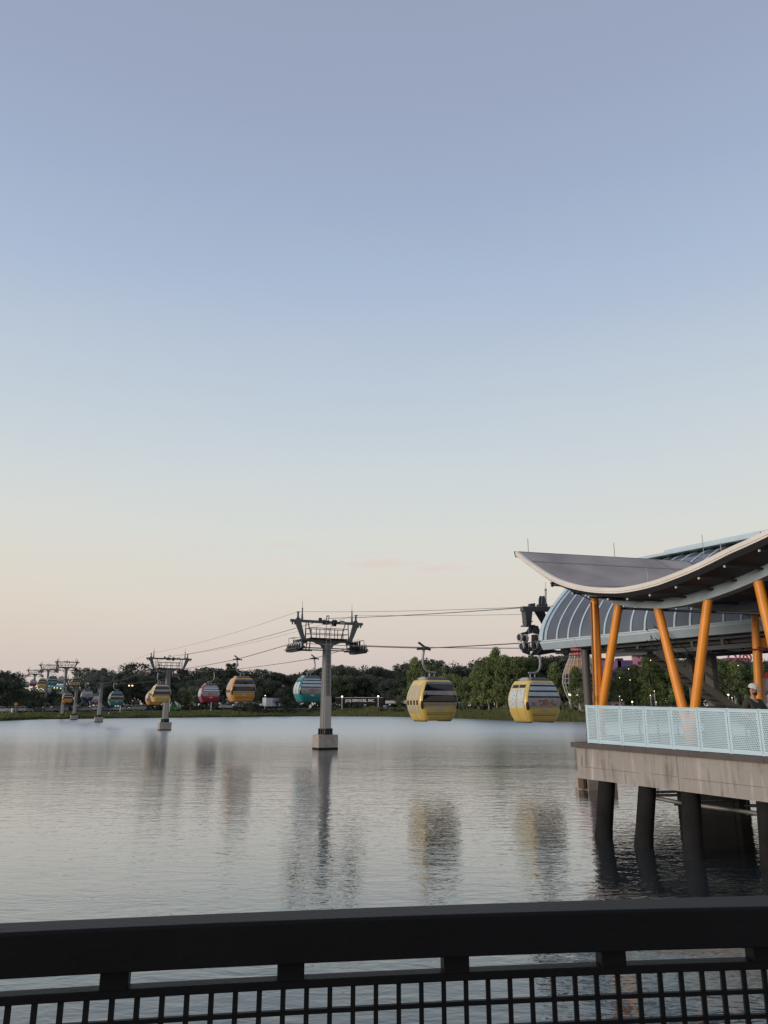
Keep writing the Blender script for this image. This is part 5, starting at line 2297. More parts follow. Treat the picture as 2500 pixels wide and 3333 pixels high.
def make_car(kind, colname, rgb, lit):
    t = thing('car', (0, 0, 0))
    paint = mat('car_paint_' + colname, rgb, 0.3, 0.1, 0.05, 2, 0, 0.5, 0.6)
    W = 1.85
    if kind == 'sedan':
        lower = [(-2.3, 0.32), (2.3, 0.32), (2.36, 0.62), (2.1, 0.82), (1.0, 0.95), (-1.5, 0.98), (-2.2, 0.95), (-2.35, 0.7)]
        upper = [(1.0, 0.95), (0.25, 1.42), (-0.9, 1.44), (-1.75, 0.98)]
    elif kind == 'suv':
        lower = [(-2.3, 0.38), (2.3, 0.38), (2.38, 0.75), (2.2, 1.0), (1.2, 1.12), (-2.2, 1.15), (-2.36, 0.8)]
        upper = [(1.2, 1.12), (0.55, 1.72), (-2.0, 1.76), (-2.25, 1.15)]
    elif kind == 'pickup':
        lower = [(-2.9, 0.5), (2.7, 0.5), (2.78, 0.95), (2.6, 1.2), (1.3, 1.28), (-0.6, 1.28), (-0.62, 1.2), (-2.9, 1.2)]
        upper = [(1.3, 1.28), (0.7, 1.88), (-0.5, 1.9), (-0.75, 1.28)]
    m = MB()
    m.prism([(x, -W / 2, z) for x, z in lower], (0, W, 0))
    m.build('body', paint, t, 0.06)
    m = MB()
    i0 = len(m.v)
    m.prism([(x, -W / 2 + 0.14, z) for x, z in upper], (0, W - 0.28, 0))
    m.build('roof', paint, t, 0.06)
    cx = sum(p[0] for p in upper) / 4
    zlo, zhi = upper[0][1] + 0.05, min(upper[1][1], upper[2][1]) - 0.09
    for s in (-1, 1):
        m = MB()

        def xe(a, b, z):
            return a[0] + (b[0] - a[0]) * (z - a[1]) / (b[1] - a[1])
        xf0, xf1 = xe(upper[0], upper[1], zlo), xe(upper[0], upper[1], zhi)
        xr0, xr1 = xe(upper[3], upper[2], zlo), xe(upper[3], upper[2], zhi)
        mid = (xf1 + xr1) / 2
        y = s * (W / 2 - 0.135)
        for q in ([(xf0 - 0.12, zlo), (xf1 - 0.12, zhi), (mid + 0.05, zhi), (mid + 0.05, zlo)], [(mid - 0.05, zlo), (mid - 0.05, zhi), (xr1 + 0.14, zhi), (xr0 + 0.14, zlo)]):
            m.prism([(x, y, z) for x, z in q], (0, s * 0.012, 0))
        m.build('window', M_CARGLASS, t)
    for a, b, name in ((upper[0], upper[1], 'windscreen'), (upper[3], upper[2], 'rear_window')):
        m = MB()
        sg = 1 if name == 'windscreen' else -1
        off = Vector((sg * 0.02, 0, 0.012))
        P = []
        for f, yy in ((0.1, -0.66), (0.1, 0.66), (0.9, 0.6), (0.9, -0.6)):
            P.append(Vector((a[0] + (b[0] - a[0]) * f, yy, a[1] + (b[1] - a[1]) * f)))
        m.prism(P, off)
        m.build(name, M_CARGLASS, t)
    wx = 1.45 if kind != 'pickup' else 1.75
    for s in (-1, 1):
        for e in (-1, 1):
            m = MB().lathe([(0.2, -0.11), (0.34, -0.11), (0.36, 0), (0.34, 0.11), (0.2, 0.11)], (e * wx, s * (W / 2 - 0.08), 0.36), 18, 'y')
            w = m.build('wheel', M_TYRE, t)
            MB().lathe([(0.2, -0.1), (0.2, 0.1)], (e * wx, s * (W / 2 - 0.055), 0.36), 14, 'y').build('rim', mat('alloy_rim', (0.35, 0.35, 0.36), 0.35, 0.7), w)
        fx = max(p[0] for p in lower)
        MB().ball((fx - 0.12, s * 0.66, lower[2][1] + 0.02), 0.13, 10, 6, (0.8, 1.3, 0.75)).build('headlight', M_HEAD if lit else mat('headlight_glass', (0.5, 0.5, 0.5), 0.2), t)
        bx_ = min(p[0] for p in lower)
        MB().box((bx_ + 0.05, s * 0.7, 0.85), (0.06, 0.28, 0.16)).build('tail_light', mat('tail_light_red', (0.3, 0.01, 0.01), 0.3), t)
    return t


def car(px, off, kind, colname, rgb, heading, label, lit=False, sc=0.98):
    """heading: -1 facing left in the picture, 1 facing right; angle tweak in radians added"""
    key = (kind, colname, lit)
    if key in VEH:
        t = copy_tree(VEH[key])
    else:
        t = VEH[key] = make_car(kind, colname, rgb, lit)
    g = polar(px, off)
    a = -math.atan2(g.x, g.y)
    t.location = (g.x, g.y, g.z + 0.05)
    t.rotation_euler = (0, 0, a + (0.25 if heading > 0 else math.pi + 0.25))
    t.scale = (sc,) * 3
    tag(t, label, 'car' if kind != 'pickup' else 'pickup truck', 'vehicles parked along the far bank')
    return t


GREY, WHT, DBL, BLU, BEI, BLK, SIL = (0.12, 0.12, 0.13), (0.48, 0.48, 0.47), (0.03, 0.035, 0.05), (0.035, 0.06, 0.20), (0.30, 0.27, 0.23), (0.02, 0.02, 0.022), (0.20, 0.205, 0.215)
car(6, 29, 'suv', 'white', WHT, 1, 'white car with lit headlight at the far left edge', True)
car(34, 34, 'suv', 'silver', SIL, -1, 'silver estate car left of the diamond road sign')
car(56, 36, 'suv', 'white', WHT, -1, 'white estate car behind the diamond road sign')
car(78, 36, 'suv', 'silver', SIL, 1, 'silver car right of the diamond road sign')
car(122, 31, 'sedan', 'darkblue', DBL, -1, 'dark blue saloon left of the land pylon foot')
car(152, 35, 'sedan', 'silver', SIL, 1, 'silver saloon at the foot of the land pylon')
car(176, 35, 'suv', 'grey', GREY, -1, 'grey car between the two nearest land pylons')
car(198, 36, 'suv', 'silver', SIL, -1, 'silver car directly left of the orange gondola foot pylon')
car(226, 37, 'sedan', 'black', BLK, 1, 'black car behind the fourth pylon')
car(257, 34, 'suv', 'darkblue', DBL, 1, 'dark car right of the fourth pylon')
car(278, 33, 'sedan', 'silver', SIL, -1, 'silver saloon below the navy gondola')
car(302, 35, 'suv', 'white', WHT, -1, 'white car just left of the third pylon')
car(343, 31, 'sedan', 'blue', BLU, 1, 'blue saloon below the teal gondola')
car(383, 34, 'sedan', 'beige', BEI, 1, 'beige saloon beside the white post')
car(410, 35, 'suv', 'beige', BEI, -1, 'beige car with lit lamp right of the white post', True)
car(447, 29, 'suv', 'silver', SIL, -1, 'large silver estate car with lit headlight right of the teal gondola', True, 1.2)
car(742, 30, 'pickup', 'white', WHT, -1, 'white pickup truck under the orange gondola', False, 1.15)


def trailer(px0, px1, ytop, ybot, off, m_box, label, cat, name='box_trailer', wheels=True, text=None, depth=2.6):
    ga, gb = polar(px0, off), polar(px1, off)
    c = (ga + gb) / 2
    L_ = (gb - ga).xy.length
    a = math.atan2(gb.y - ga.y, gb.x - ga.x)
    zt, zb_ = at_y((px0 + px1) / 2, ytop, c.y).z, at_y((px0 + px1) / 2, ybot, c.y).z
    t = thing(name, (c.x, c.y, c.z), a, label, cat)
    zb2 = max(zb_ - c.z, 0.7) if wheels else -0.05
    MB().box((0, depth / 2, (zt - c.z + zb2) / 2), (L_, depth, zt - c.z - zb2)).build('box', m_box, t, 0.04)
    m = MB()
    m.box((0, -0.02, zt - c.z - 0.05), (L_ + 0.02, 0.06, 0.14))
    m.build('roof_rail', mat('aluminium_trim', (0.40, 0.40, 0.39), 0.4, 0.6), t)
    m = MB()
    for s in (-1, 1):
        m.box((s * (L_ / 2), -0.02, (zt - c.z + zb2) / 2), (0.12, 0.06, zt - c.z - zb2))
    m.build('corner_post', m_box, t)
    if wheels:
        for x in (L_ * 0.36, L_ * 0.42, -L_ * 0.36):
            for y in (0.2, depth - 0.2):
                w = MB().lathe([(0.25, -0.14), (0.48, -0.14), (0.5, 0), (0.48, 0.14), (0.25, 0.14)], (x, y, 0.5), 18, 'y').build('wheel', M_TYRE, t)
        MB().box((0, depth / 2, zb2 - 0.12), (L_ * 0.9, 1.0, 0.2)).build('chassis', M_DARKSTEEL, t)
    if text:
        cu = bpy.data.curves.new('lettering', 'FONT')
        cu.body = text
        cu.align_x = 'CENTER'
        cu.align_y = 'CENTER'
        cu.extrude = 0.01
        cu.offset = 0.035
        cu.size = 1.3
        cu.space_character = 1.08
        cu.materials.append(mat('white_lettering', (0.75, 0.75, 0.73), 0.6))
        tmp = bpy.data.objects.new('lettering', cu)
        me = bpy.data.meshes.new_from_object(tmp)
        bpy.data.objects.remove(tmp)
        o = bpy.data.objects.new('lettering', me)
        COL.objects.link(o)
        link_child(o, t)
        o.rotation_euler = (R(90), 0, 0)
        o.location = (0.3, -0.06, (zt - c.z + zb2) / 2 + 0.05)
    return t


trailer(1092, 1248, 2270, 2292, 26, mat('black_trailer_side', (0.007, 0.007, 0.008), 0.6, 0, 0.1, 2, 0, 0.2), 'long black box trailer with white lettering JCQ SERVICES, INC. on its side', 'trailer', text='JCQ SERVICES, INC.')
trailer(1247, 1330, 2280, 2290, 40, mat('pale_trailer_side', (0.50, 0.48, 0.46), 0.5), 'pale low box trailer right of the black lettered trailer', 'trailer')
trailer(866, 886, 2271, 2299, 30, mat('white_trailer_side', (0.62, 0.62, 0.63), 0.45), 'white square box truck body between the orange and teal gondolas, left half', 'truck body')
trailer(887, 912, 2272, 2299, 33, mat('blue_white_side', (0.42, 0.46, 0.54), 0.45), 'bluish white box truck body just right of the whiter one', 'truck body')
trailer(771, 824, 2284, 2305, 33, mat('white_trailer_side', (0.62, 0.62, 0.63), 0.45), 'white box trailer behind thin trees under the orange gondola', 'trailer')
trailer(1247, 1258, 2296, 2306, 22, mat('blue_bin', (0.12, 0.16, 0.42), 0.5), 'small blue container right of the black trailer', 'container', 'container', False, depth=1.5)
trailer(1007, 1013, 2294, 2304, 22, mat('white_bin', (0.66, 0.66, 0.64), 0.5), 'small white cabinet on the bank right of the teal gondola', 'cabinet', 'cabinet', False, depth=0.8)

# green boom lift
g = polar(570, 24)
bl = thing('boom_lift', (g.x, g.y, g.z), 0.5, 'green boom lift with folded white arm right of the second pylon', 'boom lift')
GRN = mat('machine_green', (0.03, 0.22, 0.05), 0.4)
m = MB()
m.prism([(x, -0.9, z) for x, z in ((-1.5, 0.5), (1.6, 0.5), (1.6, 1.0), (1.0, 1.5), (-0.3, 1.55), (-0.5, 1.1), (-1.5, 1.0))], (0, 1.8, 0))
m.build('chassis', GRN, bl, 0.04)
m = MB()
m.beam((1.1, 0, 1.5), (-0.2, 0, 3.3), 0.28, 0.28)
m.beam((-0.2, 0, 3.3), (1.5, 0, 2.2), 0.24, 0.24)
m.beam((1.5, 0, 2.2), (1.9, 0, 1.2), 0.2, 0.2)
m.build('boom_arm', M_WHITE, bl)
MB().box((-1.0, 0, 1.35), (0.9, 1.1, 0.5)).build('basket', GRN, bl, 0.03)
for x in (-1.1, 1.1):
    for y in (-0.9, 0.9):
        MB().lathe([(0.15, -0.15), (0.45, -0.15), (0.45, 0.15), (0.15, 0.15)], (x, y, 0.45), 16, 'y').build('wheel', M_TYRE, bl)

# ------------------------------------------------------------------ lamps, posts and signs on the far bank


def lamp_post(px, ytop, off, label, col=M_DARKSTEEL, globe=0.28, lit=True, heads=1, group='lamp posts on the far bank', rad=0.07):
    g = polar(px, off)
    zt = at_y(px, ytop, g.y).z - g.z
    t = thing('lamp_post', g, 0, label, 'lamp post', group)
    MB().lathe([(rad * 1.6, 0), (rad * 1.6, 0.3), (rad, 0.31), (rad * 0.75, zt)], n=10).build('pole', col, t)
    for k in range(heads):
        dx = 0 if heads == 1 else (-0.6 if k == 0 else 0.6)
        if heads > 1:
            MB().beam((0, 0, zt), (dx, 0, zt + 0.05), 0.06, 0.06).build('arm', col, t)
        h = MB().ball((dx, 0, zt + globe * 0.6), globe, 12, 8, (1, 1, 0.85)).build('lamp', M_LAMP if lit else M_WHITE, t)
        MB().lathe([(globe * 1.1, globe * 1.25), (globe * 0.2, globe * 1.7)], (dx, 0, zt), 12).build('hood', col, h)
    return t


lamp_post(420, 2233, 46, 'tall dark double headed street lamp glowing above the silver estate car', heads=2)
lamp_post(1113, 2269, 21, 'white lamp post with lit lamp at the left end of the black trailer', M_WHITE, 0.34, rad=0.12)
lamp_post(1231, 2268, 21, 'white lamp post with lit lamp at the right end of the black trailer', M_WHITE, 0.34, rad=0.12)
lamp_post(862, 2265, 24, 'slim white lamp post left of the white box truck body', M_WHITE, 0.2, True)
lamp_post(793, 2239, 60, 'lamp glowing in the dark trees right of the orange gondola', globe=0.22)
lamp_post(900, 2232, 62, 'lamp glowing in the trees left of the teal gondola', globe=0.22)
lamp_post(1857, 2264, 12, 'bright lamp at the foot of the bowling pin tower', M_WHITE, 0.36)
lamp_post(1881, 2264, 11, 'smaller lamp right of the bright one at the bowling pin tower', M_WHITE, 0.2)
for (px, y, off, lab) in ((2019, 2267, 16, 'small lamp right of the second orange column'), (2026, 2279, 14, 'lamp on a dark post beside the pink wall'), (2059, 2286, 12, 'bright low lamp between the pairs of orange columns'),
                          (2120, 2264, 12, 'faint lamp left of the third orange column'), (2137, 2286, 11, 'low lamp just left of the third orange column'), (2134, 2250, 13, 'lamp in the cypress left of the third orange column'),
                          (2375, 2263, 14, 'brightest lamp left of the man in the white cap'), (2395, 2264, 16, 'reddish lamp nearest the man in the white cap'), (2356, 2285, 12, 'small low lamp right of the wide dark column'),
                          (2386, 2272, 13, 'white post lamp between two lamps left of the man')):
    lamp_post(px, y, off, lab, M_DARKSTEEL if 'dark' in lab else M_WHITE, 0.10 if 'bright' not in lab else 0.2, group='lamps behind the station', rad=0.05)
for (px, y, off, lab) in ((2056, 2178, 16, 'lamp high in front of the purple building'), (2058, 2214, 15, 'lamp half way up the trees between the column pairs'), (2024, 2207, 18, 'pair of small lights in the tree right of the second orange column'),
                          (2131, 2150, 8, 'faint lamp near the top of the cypress left of the third column'), (2418, 2167, 18, 'small light below the purple building with red rings')):
    lamp_post(px, y, off, lab, M_DARKSTEEL, 0.10, group='tall lamps behind the station', rad=0.05)


def post(px, y0, y1, off, label, m_, r=0.06, name='marker_post'):
    g = polar(px, off)
    h = max(0.8, at_y(px, y0, g.y).z - g.z)
    t = thing(name, g, 0, label, 'post', 'white posts along the far bank')
    MB().lathe([(r, 0), (r, h)], n=10).build('shaft', m_, t)
    MB().lathe([(r * 1.3, h), (r * 1.3, h + 0.06), (0, h + 0.1)], n=10).build('cap', m_, t)
    return t


post(392, 2292, 2317, 21, 'white post on the grass below the teal gondola', M_WHITE, 0.14)
post(552, 2270, 2316, 21, 'thin white post just right of the second pylon', M_WHITE, 0.10)
post(687, 2283, 2312, 22, 'white post under the red gondola', M_WHITE, 0.13)
post(356, 2324, 2330, 8, 'tiny pale marker on the grass right of the third pylon', M_WHITE, 0.14)
post(41, 2306, 2318, 21, 'short white post beside the diamond road sign', M_WHITE, 0.28)
g = polar(51, 22)
sg = thing('road_sign', g, -math.atan2(g.x, g.y), 'orange diamond road sign on a post at the far left', 'road sign')
zt = at_y(51, 2292, g.y).z - g.z
MB().lathe([(0.05, 0), (0.05, zt)], n=8).build('pole', M_GALV, sg)
m = MB()
m.prism([(0, -0.07, zt - 0.62), (0.62, -0.07, zt), (0, -0.07, zt + 0.62), (-0.62, -0.07, zt)], (0, 0.03, 0))
m.build('sign_plate', mat('sign_orange', (0.55, 0.22, 0.05), 0.5), sg)

# distant buildings on the left behind the trees


def far_building(px0, px1, ytop, Y, m_wall, m_roof, label, lights):
    a, b = at_y(px0, ytop, Y), at_y(px1, ytop, Y)
    c = (a + b) / 2
    gz_ = ground(c.x, c.y)
    w = (b - a).xy.length
    h = c.z - gz_
    t = thing('far_building', (c.x, c.y, gz_), 0, label, 'building')
    MB().box((0, 6, h / 2), (w, 12, h)).build('wall', m_wall, t)
    m = MB()
    m.prism([(-w / 2 - 0.5, -0.5, h), (w / 2 + 0.5, -0.5, h), (w / 2 + 0.5, 6, h + 1.2), (-w / 2 - 0.5, 6, h + 1.2)], (0, 0, 0.2))
    m.build('roof', m_roof, t)
    for (px, y) in lights:
        q = at_y(px, y, Y - 0.2)
        wn = MB().box((q.x - c.x, -0.06, q.z - gz_), (0.9, 0.1, 1.1)).build('window', M_DARKSTEEL, t)
        MB().box((q.x - c.x, -0.14, q.z - gz_), (0.32, 0.08, 0.42)).build('lit_pane', M_LAMP, wn)
    return t


far_building(158, 206, 2236, 420, mat('far_teal_wall', (0.13, 0.19, 0.20), 0.7), mat('far_teal_roof', (0.16, 0.24, 0.26), 0.6), 'low grey teal building with lit lamps behind the land pylons', [(172, 2246), (179, 2247), (186, 2239), (198, 2240), (177, 2239)])
far_building(100, 150, 2243, 440, mat('far_beige_wall', (0.26, 0.22, 0.17), 0.7), mat('far_dark_roof', (0.10, 0.10, 0.10), 0.7), 'low beige building with a string of lights below the small yellow gondola', [(121, 2240), (126, 2243), (130, 2242), (135, 2241), (140, 2244), (101, 2238)])
far_building(30, 62, 2240, 450, mat('far_ochre_wall', (0.30, 0.24, 0.14), 0.7), mat('far_dark_roof', (0.10, 0.10, 0.10), 0.7), 'low ochre building just right of the left edge trees', [(38, 2237)])

# ------------------------------------------------------------------ bowling-pin tower and bright buildings on the right bank
g = polar(1897, 16)
bp_ = thing('bowling_pin_tower', g, 0.3, 'white latticed bowling pin shaped tower with a red neck and lights', 'tower')
PINH = at_y(1897, 2112, g.y).z - g.z          # height of the neck's upper part
prof = [(0.40, 0.10), (0.62, 0.22), (0.80, 0.36), (0.88, 0.48), (0.84, 0.60), (0.68, 0.74), (0.50, 0.86), (0.43, 0.96), (0.44, 1.05), (0.54, 1.18), (0.58, 1.28), (0.50, 1.38), (0.25, 1.46)]
PR = 5.3
pts = [(r * PR, z * PINH) for r, z in prof]
for k in range(22):
    a = 2 * math.pi * k / 22
    m = MB()
    m.path([(r * math.cos(a), r * math.sin(a), z) for r, z in pts], 0.07, 6)
    m.build('rib', mat('pin_white_rib', (0.45, 0.44, 0.42), 0.6), bp_)
for z_ in [0.12 + 0.07 * k for k in range(12)]:
    r = lerp([(z, r) for r, z in prof], z_) * PR
    m = MB()
    m.path([(r * math.cos(2 * math.pi * k / 28), r * math.sin(2 * math.pi * k / 28), z_ * PINH) for k in range(29)], 0.05, 6)
    m.build('ring', mat('pin_white_rib', (0.45, 0.44, 0.42), 0.6), bp_)
m = MB()
m.lathe([((r - 0.012) * PR, z * PINH) for r, z in ((0.46, 0.90), (0.43, 0.96), (0.45, 1.05), (0.50, 1.12))], n=28)
m.build('red_neck', mat('pin_red_band', (0.55, 0.035, 0.05), 0.5), bp_)
m = MB()
m.lathe([((r - 0.03) * PR, z * PINH) for r, z in prof[7:]], n=28)
m.build('head', M_WHITE, bp_)
MB().lathe([(1.2, 0), (1.2, PINH * 0.95)], n=16).build('core', mat('pin_core_grey', (0.20, 0.19, 0.18), 0.8), bp_)
m = MB()
m.lathe([((r - 0.02) * PR, z * PINH) for r, z in ((0.80, 0.62), (0.66, 0.74), (0.50, 0.85))], n=28)
m.build('patterned_skin', art_mat('pin_mottled_panel', (0.34, 0.20, 0.10), (0.50, 0.09, 0.04), (0.50, 0.36, 0.08), 0.8), bp_)
for k in range(4):
    a = 2 * math.pi * k / 4 + 0.8
    MB().path([(0.62 * PR * math.cos(a), 0.62 * PR * math.sin(a), 0.2 * PINH), (0.46 * PR * math.cos(a), 0.46 * PR * math.sin(a), 0)], 0.16, 8).build('leg', M_WHITE, bp_)


def px_box(m, px0, px1, y0, y1, Y, c, depth=4.0, dy=0.0):
    a, b = at_y(px0, y1, Y), at_y(px1, y0, Y)
    m.box(((a.x + b.x) / 2 - c.x, depth / 2 + dy, (a.z + b.z) / 2 - c.z), (b.x - a.x, depth, b.z - a.z))
    return m


BY = 262
c = at_y(2020, 2300, BY)
c.z = ground(c.x, c.y)
pu = thing('purple_building', c, 0, 'purple and pink building above the trees between the orange columns', 'building')
yb_ = 2309
px_box(MB(), 1950, 2021, 2150, yb_, BY, c, 3).build('wall', mat('pinkish_purple_wall', (0.26, 0.14, 0.27), 0.7), pu)
px_box(MB(), 2022, 2074, 2149, yb_, BY, c, 3).build('wall', mat('deep_purple_wall', (0.10, 0.06, 0.17), 0.7), pu)
for x0, x1, y0, y1 in ((1961, 1970, 2141, 2150), (1976, 1984, 2141, 2150), (2013, 2031, 2142, 2149)):
    px_box(MB(), x0, x1, y0, y1, BY, c, 3, 1).build('roof_unit', M_DARKSTEEL, pu)
m = MB()
px_box(m, 2072, 2092, 2131, yb_, BY, c, 1.2, -0.4)
m.build('pink_pier', mat('pink_pier_wall', (0.48, 0.20, 0.26), 0.7), pu)
for (x, y, r) in ((2079, 2138, 0.45), (2082, 2158, 0.7)):
    q = at_y(x, y, BY - 0.45)
    MB().lathe([(r, -0.06), (r, 0.06)], (q.x - c.x, -0.42, q.z - c.z), 20, 'y').build('porthole', mat('purple_dark', (0.08, 0.04, 0.10), 0.6), pu)
BY2 = 255
c = at_y(2410, 2300, BY2)
c.z = ground(c.x, c.y)
pu2 = thing('purple_building', c, 0, 'purple building with red rings above the trees left of the man', 'building')
px_box(MB(), 2384, 2440, 2141, yb_, BY2, c, 8).build('wall', mat('dusty_purple_wall', (0.15, 0.10, 0.22), 0.7), pu2)
for x in (2383, 2420, 2432):
    q = at_y(x, 2141, BY2 - 0.2)
    m = MB()
    m.path([(q.x - c.x + 1.3 * math.cos(2 * math.pi * k / 20), -0.3, q.z - c.z + 1.3 * math.sin(2 * math.pi * k / 20)) for k in range(21)], 0.32, 8)
    m.build('red_ring', mat('red_ring_paint', (0.34, 0.05, 0.07), 0.6), pu2)
c = at_y(2008, 2300, 196)
c.z = ground(c.x, c.y)
kk = thing('pink_kiosk', c, 0, 'low pink building behind the second orange column', 'building')
px_box(MB(), 1992, 2032, 2284, 2316, 196, c, 4).build('wall', mat('pale_pink_wall', (0.42, 0.27, 0.29), 0.7), kk)
px_box(MB(), 1990, 2034, 2282, 2284, 196, c, 5, -0.4).build('roof', mat('far_dark_roof', (0.10, 0.10, 0.10), 0.7), kk)
px_box(MB(), 2004, 2012, 2292, 2314, 196, c, 0.1, -0.1).build('door', M_DARKSTEEL, kk)

# ------------------------------------------------------------------ people behind the perforated railing
import bmesh


def skin_mesh(name, verts, edges, radii, root, m_, parent, sub=2):
    bm = bmesh.new()
    lay = bm.verts.layers.skin.verify()
    vs = [bm.verts.new(v) for v in verts]
    for v, r in zip(vs, radii):
        v[lay].radius = (r if isinstance(r, tuple) else (r, r))
    vs[root][lay].use_root = True
    for a, b in edges:
        bm.edges.new((vs[a], vs[b]))
    me = bpy.data.meshes.new(name)
    bm.to_mesh(me)
    bm.free()
    me.materials.append(m_)
    o = bpy.data.objects.new(name, me)
    COL.objects.link(o)
    link_child(o, parent)
    sk = o.modifiers.new('skin', 'SKIN')
    sk.use_smooth_shade = True
    su = o.modifiers.new('smooth', 'SUBSURF')
    su.levels = su.render_levels = sub
    return o


M_SKIN = mat('skin', (0.42, 0.22, 0.16), 0.55, 0, 0.08, 6)


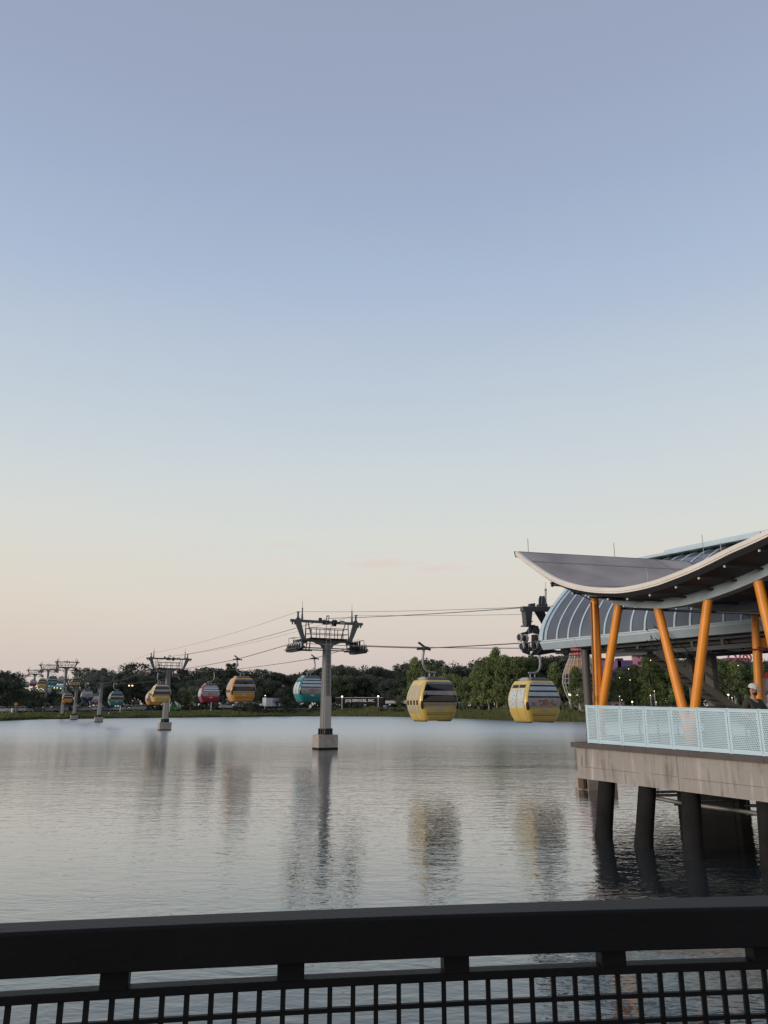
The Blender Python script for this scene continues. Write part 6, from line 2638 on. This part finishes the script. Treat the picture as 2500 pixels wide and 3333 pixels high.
def person(loc, rz, label, shirt, trousers, cap, beard, arms, belly=0.0, scale=1.0, turn=None):
    t = thing('person', loc, rz, label, 'person', scale=scale)
    # faces -Y. arms: for each side elbow and wrist positions
    V = [(0, 0, 0.96), (0, -0.02 - belly * 0.3, 1.14), (0, 0.0, 1.36), (0, 0.0, 1.47), (0, -0.02, 1.545), (0, -0.04, 1.64), (0, -0.035, 1.73)]
    E = [(0, 1), (1, 2), (2, 3), (3, 4), (4, 5), (5, 6)]
    Rd = [(0.165, 0.12), (0.17 + belly, 0.125 + belly), (0.135, 0.075), (0.058, 0.056), (0.056, 0.058), (0.082, 0.098), (0.07, 0.085)]
    SV, SE_, SR = list(V[:3]) + [(0, 0.0, 1.475)], [(0, 1), (1, 2), (2, 3)], [(0.185, 0.14), (0.19 + belly, 0.145 + belly), (0.20, 0.14), (0.088, 0.085)]
    SV[0] = (0, 0, 0.92)
    TV, TE, TR = [(0, 0, 0.97)], [], [(0.18, 0.14)]
    for s, (el, wr) in zip((-1, 1), arms):
        i = len(V)
        sh = (s * 0.205, 0.01, 1.385)
        V += [sh, el, wr]
        E += [(2, i), (i, i + 1), (i + 1, i + 2)]
        Rd += [0.072, 0.048, 0.034]
        # hand: palm and fingers
        e, w = Vector(el), Vector(wr)
        d = (w - e).normalized()
        side = d.cross(Vector((0, 0, 1))).normalized()
        up_ = side.cross(d).normalized()
        p = w + d * 0.075
        V.append(tuple(p))
        E.append((i + 2, i + 3))
        Rd.append((0.036, 0.02))
        for k, (o_, ln) in enumerate(((-0.030, 0.075), (-0.010, 0.088), (0.010, 0.082), (0.030, 0.066))):
            j = len(V)
            a = p + side * o_ + d * 0.02
            b = a + d * ln * 0.55
            c_ = b + (d * 0.6 - up_ * 0.6) * ln * 0.5
            V += [tuple(a), tuple(b), tuple(c_)]
            E += [(i + 3, j), (j, j + 1), (j + 1, j + 2)]
            Rd += [0.0105, 0.0095, 0.008]
        j = len(V)
        a = w + d * 0.03 + side * -0.034 * s
        b = a + (d * 0.7 - side * 0.7 * s) * 0.04
        V += [tuple(a), tuple(b)]
        E += [(i + 2, j), (j, j + 1)]
        Rd += [0.012, 0.0095]
        q = len(SV)
        SV += [sh, tuple(Vector(sh).lerp(Vector(el), 0.55)), tuple(Vector(sh).lerp(Vector(el), 0.92))]
        SE_ += [(2, q), (q, q + 1), (q + 1, q + 2)]
        SR += [0.092, 0.078, 0.076]
    for s in (-1, 1):
        i = len(V)
        hip, knee, ank, toe = (s * 0.10, 0, 0.90), (s * 0.115, -0.02, 0.50), (s * 0.12, 0.02, 0.09), (s * 0.14, -0.15, 0.04)
        V += [hip, knee, ank, toe]
        E += [(0, i), (i, i + 1), (i + 1, i + 2), (i + 2, i + 3)]
        Rd += [0.095, 0.062, 0.042, (0.045, 0.032)]
        q = len(TV)
        TV += [hip, knee, (s * 0.12, 0.02, 0.13)]
        TE += [(0, q), (q, q + 1), (q + 1, q + 2)]
        TR += [0.115, 0.085, 0.07]
        MB().box((s * 0.13, -0.06, 0.045), (0.10, 0.28, 0.09)).build('shoe', M_BLACK, t, 0.03)
    skin_mesh('body', V, E, Rd, 0, M_SKIN, t)
    skin_mesh('shirt', SV, SE_, SR, 0, shirt, t)
    skin_mesh('trousers', TV, TE, TR, 0, trousers, t)
    hd = Vector((0, -0.045, 1.665))
    first_face = len(CHILD[t.name])
    m = MB()
    m.path([(0, -0.135, 1.69), (0, -0.158, 1.645), (0, -0.137, 1.635)], [0.010, 0.018, 0.012], 8)
    m.build('nose', M_SKIN, t)
    for s in (-1, 1):
        MB().ball((s * 0.036, -0.128, 1.685), 0.013, 8, 6).build('eye', M_BLACK, t)
        MB().ball((s * 0.088, -0.03, 1.66), 0.03, 8, 6, (0.4, 0.8, 1.1)).build('ear', M_SKIN, t)
    MB().box((0, -0.137, 1.603), (0.045, 0.012, 0.010)).build('mouth', mat('lip', (0.28, 0.09, 0.08), 0.5), t, 0.003)
    if beard:
        m = MB()
        m.ball((0, -0.075, 1.595), 0.072, 14, 10, (0.95, 0.9, 0.85))
        m.build('beard', mat('dark_beard', (0.035, 0.02, 0.013), 0.9, 0, 0.3, 30), t)
    m = MB()
    m.ball((0, -0.01, 1.69), 0.108, 16, 10, (0.95, 1.05, 0.95))
    m.build('hair', mat('brown_hair', (0.06, 0.035, 0.02), 0.8), t) if not cap else None
    if cap:
        m = MB()
        m.lathe([(0.112, 0.0), (0.114, 0.03), (0.104, 0.075), (0.07, 0.108), (0.02, 0.122), (0.0, 0.123)], (0, -0.03, 1.705), 20)
        rows = []
        for k in range(9):
            a = math.pi * (k / 8)
            x = 0.10 * math.cos(a)
            y0 = -0.03 - 0.095 * math.sin(a)
            y1 = -0.03 - 0.10 - 0.10 * math.sin(a) ** 0.7
            rows.append([(x, y0, 1.715), (x * 0.9, min(y1, y0), 1.70 - 0.02 * math.sin(a))])
        m.grid(rows, True)
        m.grid([[(p[0], p[1], p[2] - 0.008) for p in r[::-1]] for r in rows], True)
        m.build('cap', cap, t)
    if turn:
        Mt = Matrix.Translation(hd) @ Matrix.Rotation(turn[0], 4, 'Z') @ Matrix.Rotation(turn[1], 4, 'X') @ Matrix.Translation(-hd)
        for o in CHILD[t.name][first_face:]:
            o.data.transform(Mt)
    return t


mq = at_y(2457, 2300, 19.1)
man = person((mq.x - 0.02, mq.y, 2.08), R(24), 'bearded man in a white cap and dark olive shirt looking down behind the railing', mat('olive_shirt', (0.040, 0.036, 0.028), 0.85, 0, 0.15, 8),
             mat('dark_shorts', (0.03, 0.03, 0.035), 0.85), mat('white_cap_cloth', (0.55, 0.52, 0.50), 0.8), True,
             [((-0.40, 0.0, 1.14), (-0.34, -0.22, 0.98)), ((0.36, -0.04, 1.15), (0.27, -0.28, 1.02))], 0.04, 1.03, (R(24), R(14)))
wq = at_y(2509, 2300, 19.8)
person((wq.x, wq.y, 2.12), R(-40), 'person in a teal top standing at the right edge behind the man', mat('teal_top', (0.05, 0.14, 0.17), 0.85, 0, 0.15, 8), mat('dark_shorts', (0.03, 0.03, 0.035), 0.85), None, False,
       [((-0.27, 0.02, 1.14), (-0.24, -0.14, 0.95)), ((0.27, 0.02, 1.14), (0.25, -0.10, 0.93))], 0.0, 0.94)
